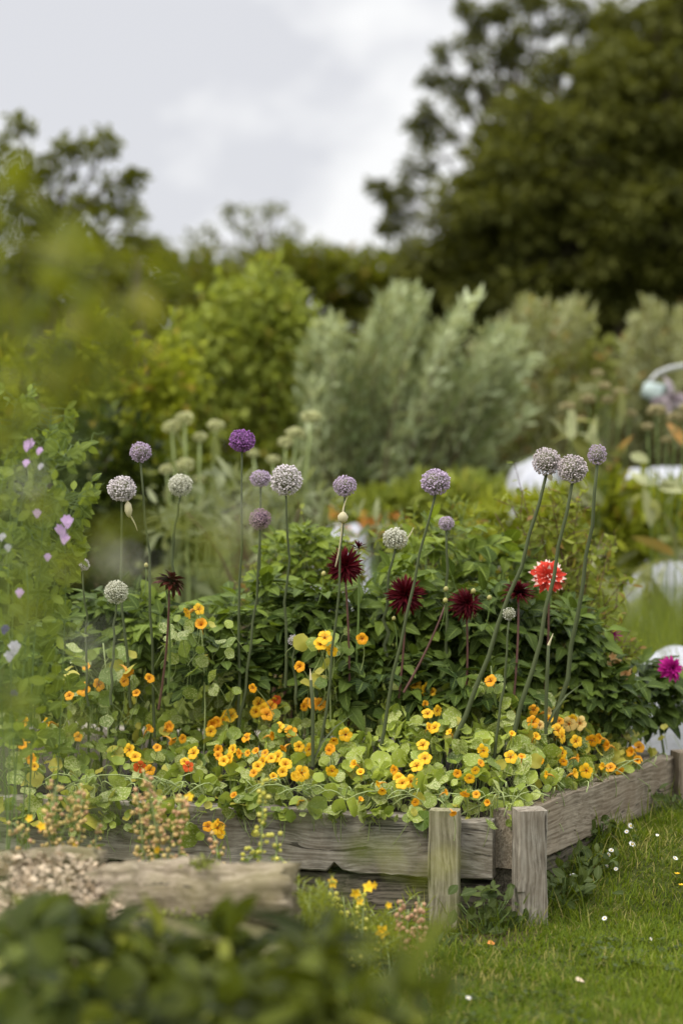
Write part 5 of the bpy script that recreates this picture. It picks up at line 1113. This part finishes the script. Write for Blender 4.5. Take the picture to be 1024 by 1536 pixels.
shrub('hedge', 'long dark olive hedge running across behind the garden', 'hedge', [(x, y + 46 + rng.normal(0, 4), 55, 46, rng.normal(0, .4)) for x, y in ((-20, 400), (40, 400), (100, 385), (160, 372), (215, 362), (265, 378), (320, 385), (375, 380), (425, 372), (475, 368), (525, 380), (570, 388), (620, 390), (680, 400), (740, 410))] + [(x, 520 + rng.normal(0, 10), 60, 70, rng.normal(0, .4)) for x in range(-30, 1100, 62)] + [(x, 620, 70, 70, .3) for x in range(-30, 1100, 80)], 'hedge', RH, .17, 200, 29.0, srad=.06)

# ------------------------------------------------------------------ grass, weeds, daisies
def grass_patch(name, label, cond, x0, x1, y0, y1, n, l0, l1, mat, w=1.0, zoff=0.0):
    X_ = rng.uniform(x0, x1, n); Y_ = rng.uniform(y0, y1, n); k = cond(X_, Y_); X_, Y_ = X_[k], Y_[k]; m = len(X_); clump = .6 + .4 * np.sin(X_ * 9 + np.sin(Y_ * 7) * 2) * np.sin(Y_ * 8 + X_ * 3); P = np.stack([X_, Y_, terrain(X_, Y_) - .004], -1)
    ln = (l0 + (l1 - l0) * rng.random(m) ** 1.8) * (.55 + .6 * clump); a = rng.random(m) * 6.283; ti = rng.normal(.45, .3, m); tip = np.stack([np.cos(a) * ti, np.sin(a) * ti, np.ones(m)], -1); nor = np.stack([-np.cos(a), -np.sin(a), ti + .05], -1)
    S = np.stack([w * (.6 + .6 * rng.random(m)) * .08, ln, ln], -1); g = Geo(); scatter_mix(g, BLADE, P, tip, nor, S, 0, np.clip(.45 + .35 * (clump - .6) + .2 * np.sin(X_ * 3.1 + 1) * np.sin(Y_ * 2.7) + .25 * rng.normal(size=m), 0, 1)); return tag(g.build(name, M[mat]), label, 'grass', kind='stuff')
def side_x(y): return SA[0] + (y - SA[1]) * (SB[0] - SA[0]) / (SB[1] - SA[1])
def lawn_ok(x, y):
    right = np.where(y > 7.05, x > side_x(y) + .02, True); left = (x > -.25) & ((y < 7.08 + (.55 - x) * .2585) | (x > .55)); return right & left & (x < (600 / FPX) * y)
grass_patch('grass', 'short mown grass of the lawn', lambda x, y: lawn_ok(x, y) & (y < 9.6) & ((np.hypot((x - .52) / 1.3, y - 6.90) > .13) | (rng.random(len(x)) < .25)), -.3, 2.0, 5.6, 9.6, 140000, .020, .070, 'grass', 1.15)
def near_bed(x, y):
    return lawn_ok(x, y) & (((y > 7.0) & (x < side_x(y) + .20 + .12 * np.sin(y * 11))) | ((np.abs(x - .72) < .16) & (y > 6.85)) | ((y > 6.95 + (.55 - x) * .2585 - .1) & (x < .62)))
grass_patch('long_grass', 'longer uncut grass along the foot of the bed', near_bed, -.3, 1.9, 6.5, 9.4, 17000, .06, .20, 'grass')
grass_patch('tall_grass', 'tall meadow grass standing behind the bed at the right', lambda x, y: (x > .118 * y) & (x < .2 * y), .9, 2.6, 9.7, 12.3, 13000, .62, 1.0, 'tall_grass', 1.0)
grass_patch('rough_grass', 'rough grass between the bed and the shrubs', lambda x, y: np.abs(x) < .21 * y, -3, 3, 10.5, 16, 14000, .10, .35, 'tall_grass', 2.2)
g = Geo(); n = 900; X_ = rng.uniform(.0, 1.9, n * 3); Y_ = rng.uniform(5.8, 9, n * 3); k = lawn_ok(X_, Y_) & (np.sin(X_ * 7 + 1) * np.sin(Y_ * 5) > .25); P = np.stack([X_[k], Y_[k], terrain(X_[k], Y_[k]) + .018], -1); m = len(P)
for s_ in range(3):
    a = rng.random(m) * 6.28; scatter_mix(g, OVAL, P, np.stack([np.cos(a), np.sin(a), np.full(m, .3)], -1), rdir(m, 3), .016 + .012 * rng.random(m))
tag(g.build('clover', M['weed']), 'low clover leaves scattered in the lawn', 'clover', kind='stuff')
def weed(label, x, y, d, n, size, Ts, h=.08):
    b = W(x, y, d); z0 = float(terrain(b[0], b[1])); t = thing('weed', label, 'weed', (b[0], b[1], z0), 'weeds at the foot of the bed'); g = Geo(); P = np.array([b[0], b[1], z0]) + rng.normal(0, 1, (n, 3)) * [.07, .04, 0] + np.array([0, 0, 1]) * (h * rng.random((n, 1))); scatter_mix(g, Ts, P, rdir(n, .5), rdir(n, 1.4) + [0, -.5, 0], size * (.6 + .8 * rng.random(n))); g.build('foliage', M['weed'], t)
    gs = Geo()
    for p in P[::3]: gs.tube([(b[0], b[1], z0 - .01), p], .0015, 4)
    gs.build('stem', M['stem_green'], t)
weed('dark leafy weeds in the gap between the lichened post and the corner post', 728, 1375, 6.95, 70, .045, OVAL, .16)
weed('dark leafy weeds under the near end of the side board', 845, 1318, 7.25, 70, .045, OVAL, .10)
weed('low rosette weed in the grass in front of the lichened post', 700, 1410, 6.72, 34, .05, LANCE, .02)
weed('dark creeping weed under the side board between two other weeds', 872, 1300, 7.45, 60, .045, OVAL, .09)
weed('small leafy weed under the middle of the side board', 905, 1285, 7.7, 40, .04, OVAL, .07)
weed('ferny weed at the foot of the far corner post', 990, 1215, 8.2, 60, .05, LANCE, .12)
def daisy_mesh():
    g = Geo(); n = 16; a = np.arange(n) * 2 * np.pi / n; tp_ = np.stack([np.cos(a), np.sin(a), np.full(n, .25)], -1); g.scatter(T_leaf(.34, 2, .1, 0), tp_ * .25, tp_, np.repeat([[0, 0, 1.0]], n, 0), .8)
    k = 10; q = np.arange(k) * 2 * np.pi / k; V = np.vstack([np.stack([np.cos(q) * .32, np.sin(q) * .32, np.full(k, .08)], -1), np.stack([np.cos(q) * .2, np.sin(q) * .2, np.full(k, .22)], -1), [[0, 0, .26]]])
    g.add(V, [[(j, (j + 1) % k, k + (j + 1) % k, k + j) for j in range(k)], [(k + j, k + (j + 1) % k, 2 * k) for j in range(k)]], None, 1); g.tube([(0, 0, 0), (.05, 0, -1.5), (.1, .1, -4)], .07, 5, 2); return g
proto = None
def lawn_point(x, y):
    """the place on the lawn that a photograph pixel looks at"""
    dd = np.linspace(5.5, 10, 900); z = EYE - (y - HZ) / FPX * dd; xx = (x - 512) / FPX * dd; k = np.argmax(z <= terrain(xx, dd) + .03); return np.array([xx[k], dd[k], float(terrain(xx[k], dd[k])) + .035])
for (x, y, r) in ((945, 1241, 7), (939, 1250, 5), (947, 1269, 7.5), (916, 1278, 6.5), (912, 1285, 5.5), (910, 1302, 5), (923, 1306, 5), (858, 1315, 6.5), (872, 1335, 5), (737, 1354, 7), (906, 1380, 6), (1012, 1290, 6), (702, 1500, 6), (975, 1411, 4), (985, 1255, 4)):
    if proto is None: proto = daisy_mesh().build('lawn_daisy', [M['daisy'], M['daisy_eye'], M['stem_green']]); o = proto; proto_used = True
    else: o = proto.copy(); COL.objects.link(o)
    p = lawn_point(x, y); s = PX(r * .72, p[1]); o.location = tuple(p); o.scale = (s, s, s); o.rotation_euler = (R(rng.uniform(15, 60)), R(rng.normal(0, 20)), rng.normal(0, .5)); tag(o, 'small white daisy growing in the green lawn', 'daisy', 'daisies in the lawn')
for j, (x, y) in enumerate(((1015, 1314), (1021, 1331))):
    p = lawn_point(x, y); g = Geo(); n = 5; a = np.arange(n) * 2 * np.pi / n; tp_ = np.stack([np.cos(a), np.sin(a), np.full(n, .6)], -1); g.scatter(BROAD[0], np.repeat(p[None], n, 0), tp_, np.repeat([[0, 0, 1.0]], n, 0), .014); o = g.build('buttercup', M['yel_flower']); tag(o, 'small yellow buttercup in the grass at the right edge', 'buttercup', 'buttercups in the lawn')
p = lawn_point(737, 1413); g = Geo(); g.scatter(BROAD[1], p[None] - [.015, 0, .01], np.array([[1.0, .2, .1]]), np.array([[0, -.4, 1.0]]), .034); tag(g.build('fallen_petal', M['petal_orange']), 'fallen orange nasturtium petal on bare earth by the corner post', 'petal')
p = lawn_point(866, 1467); g = Geo(); g.scatter(BROAD[1], p[None] - [.01, 0, .01], np.array([[1.0, -.2, .1]]), np.array([[0, -.4, 1.0]]), .03); tag(g.build('dry_leaf', M['chips']), 'curled dry leaf lying on the lawn', 'leaf')
bpy.context.view_layer.update()
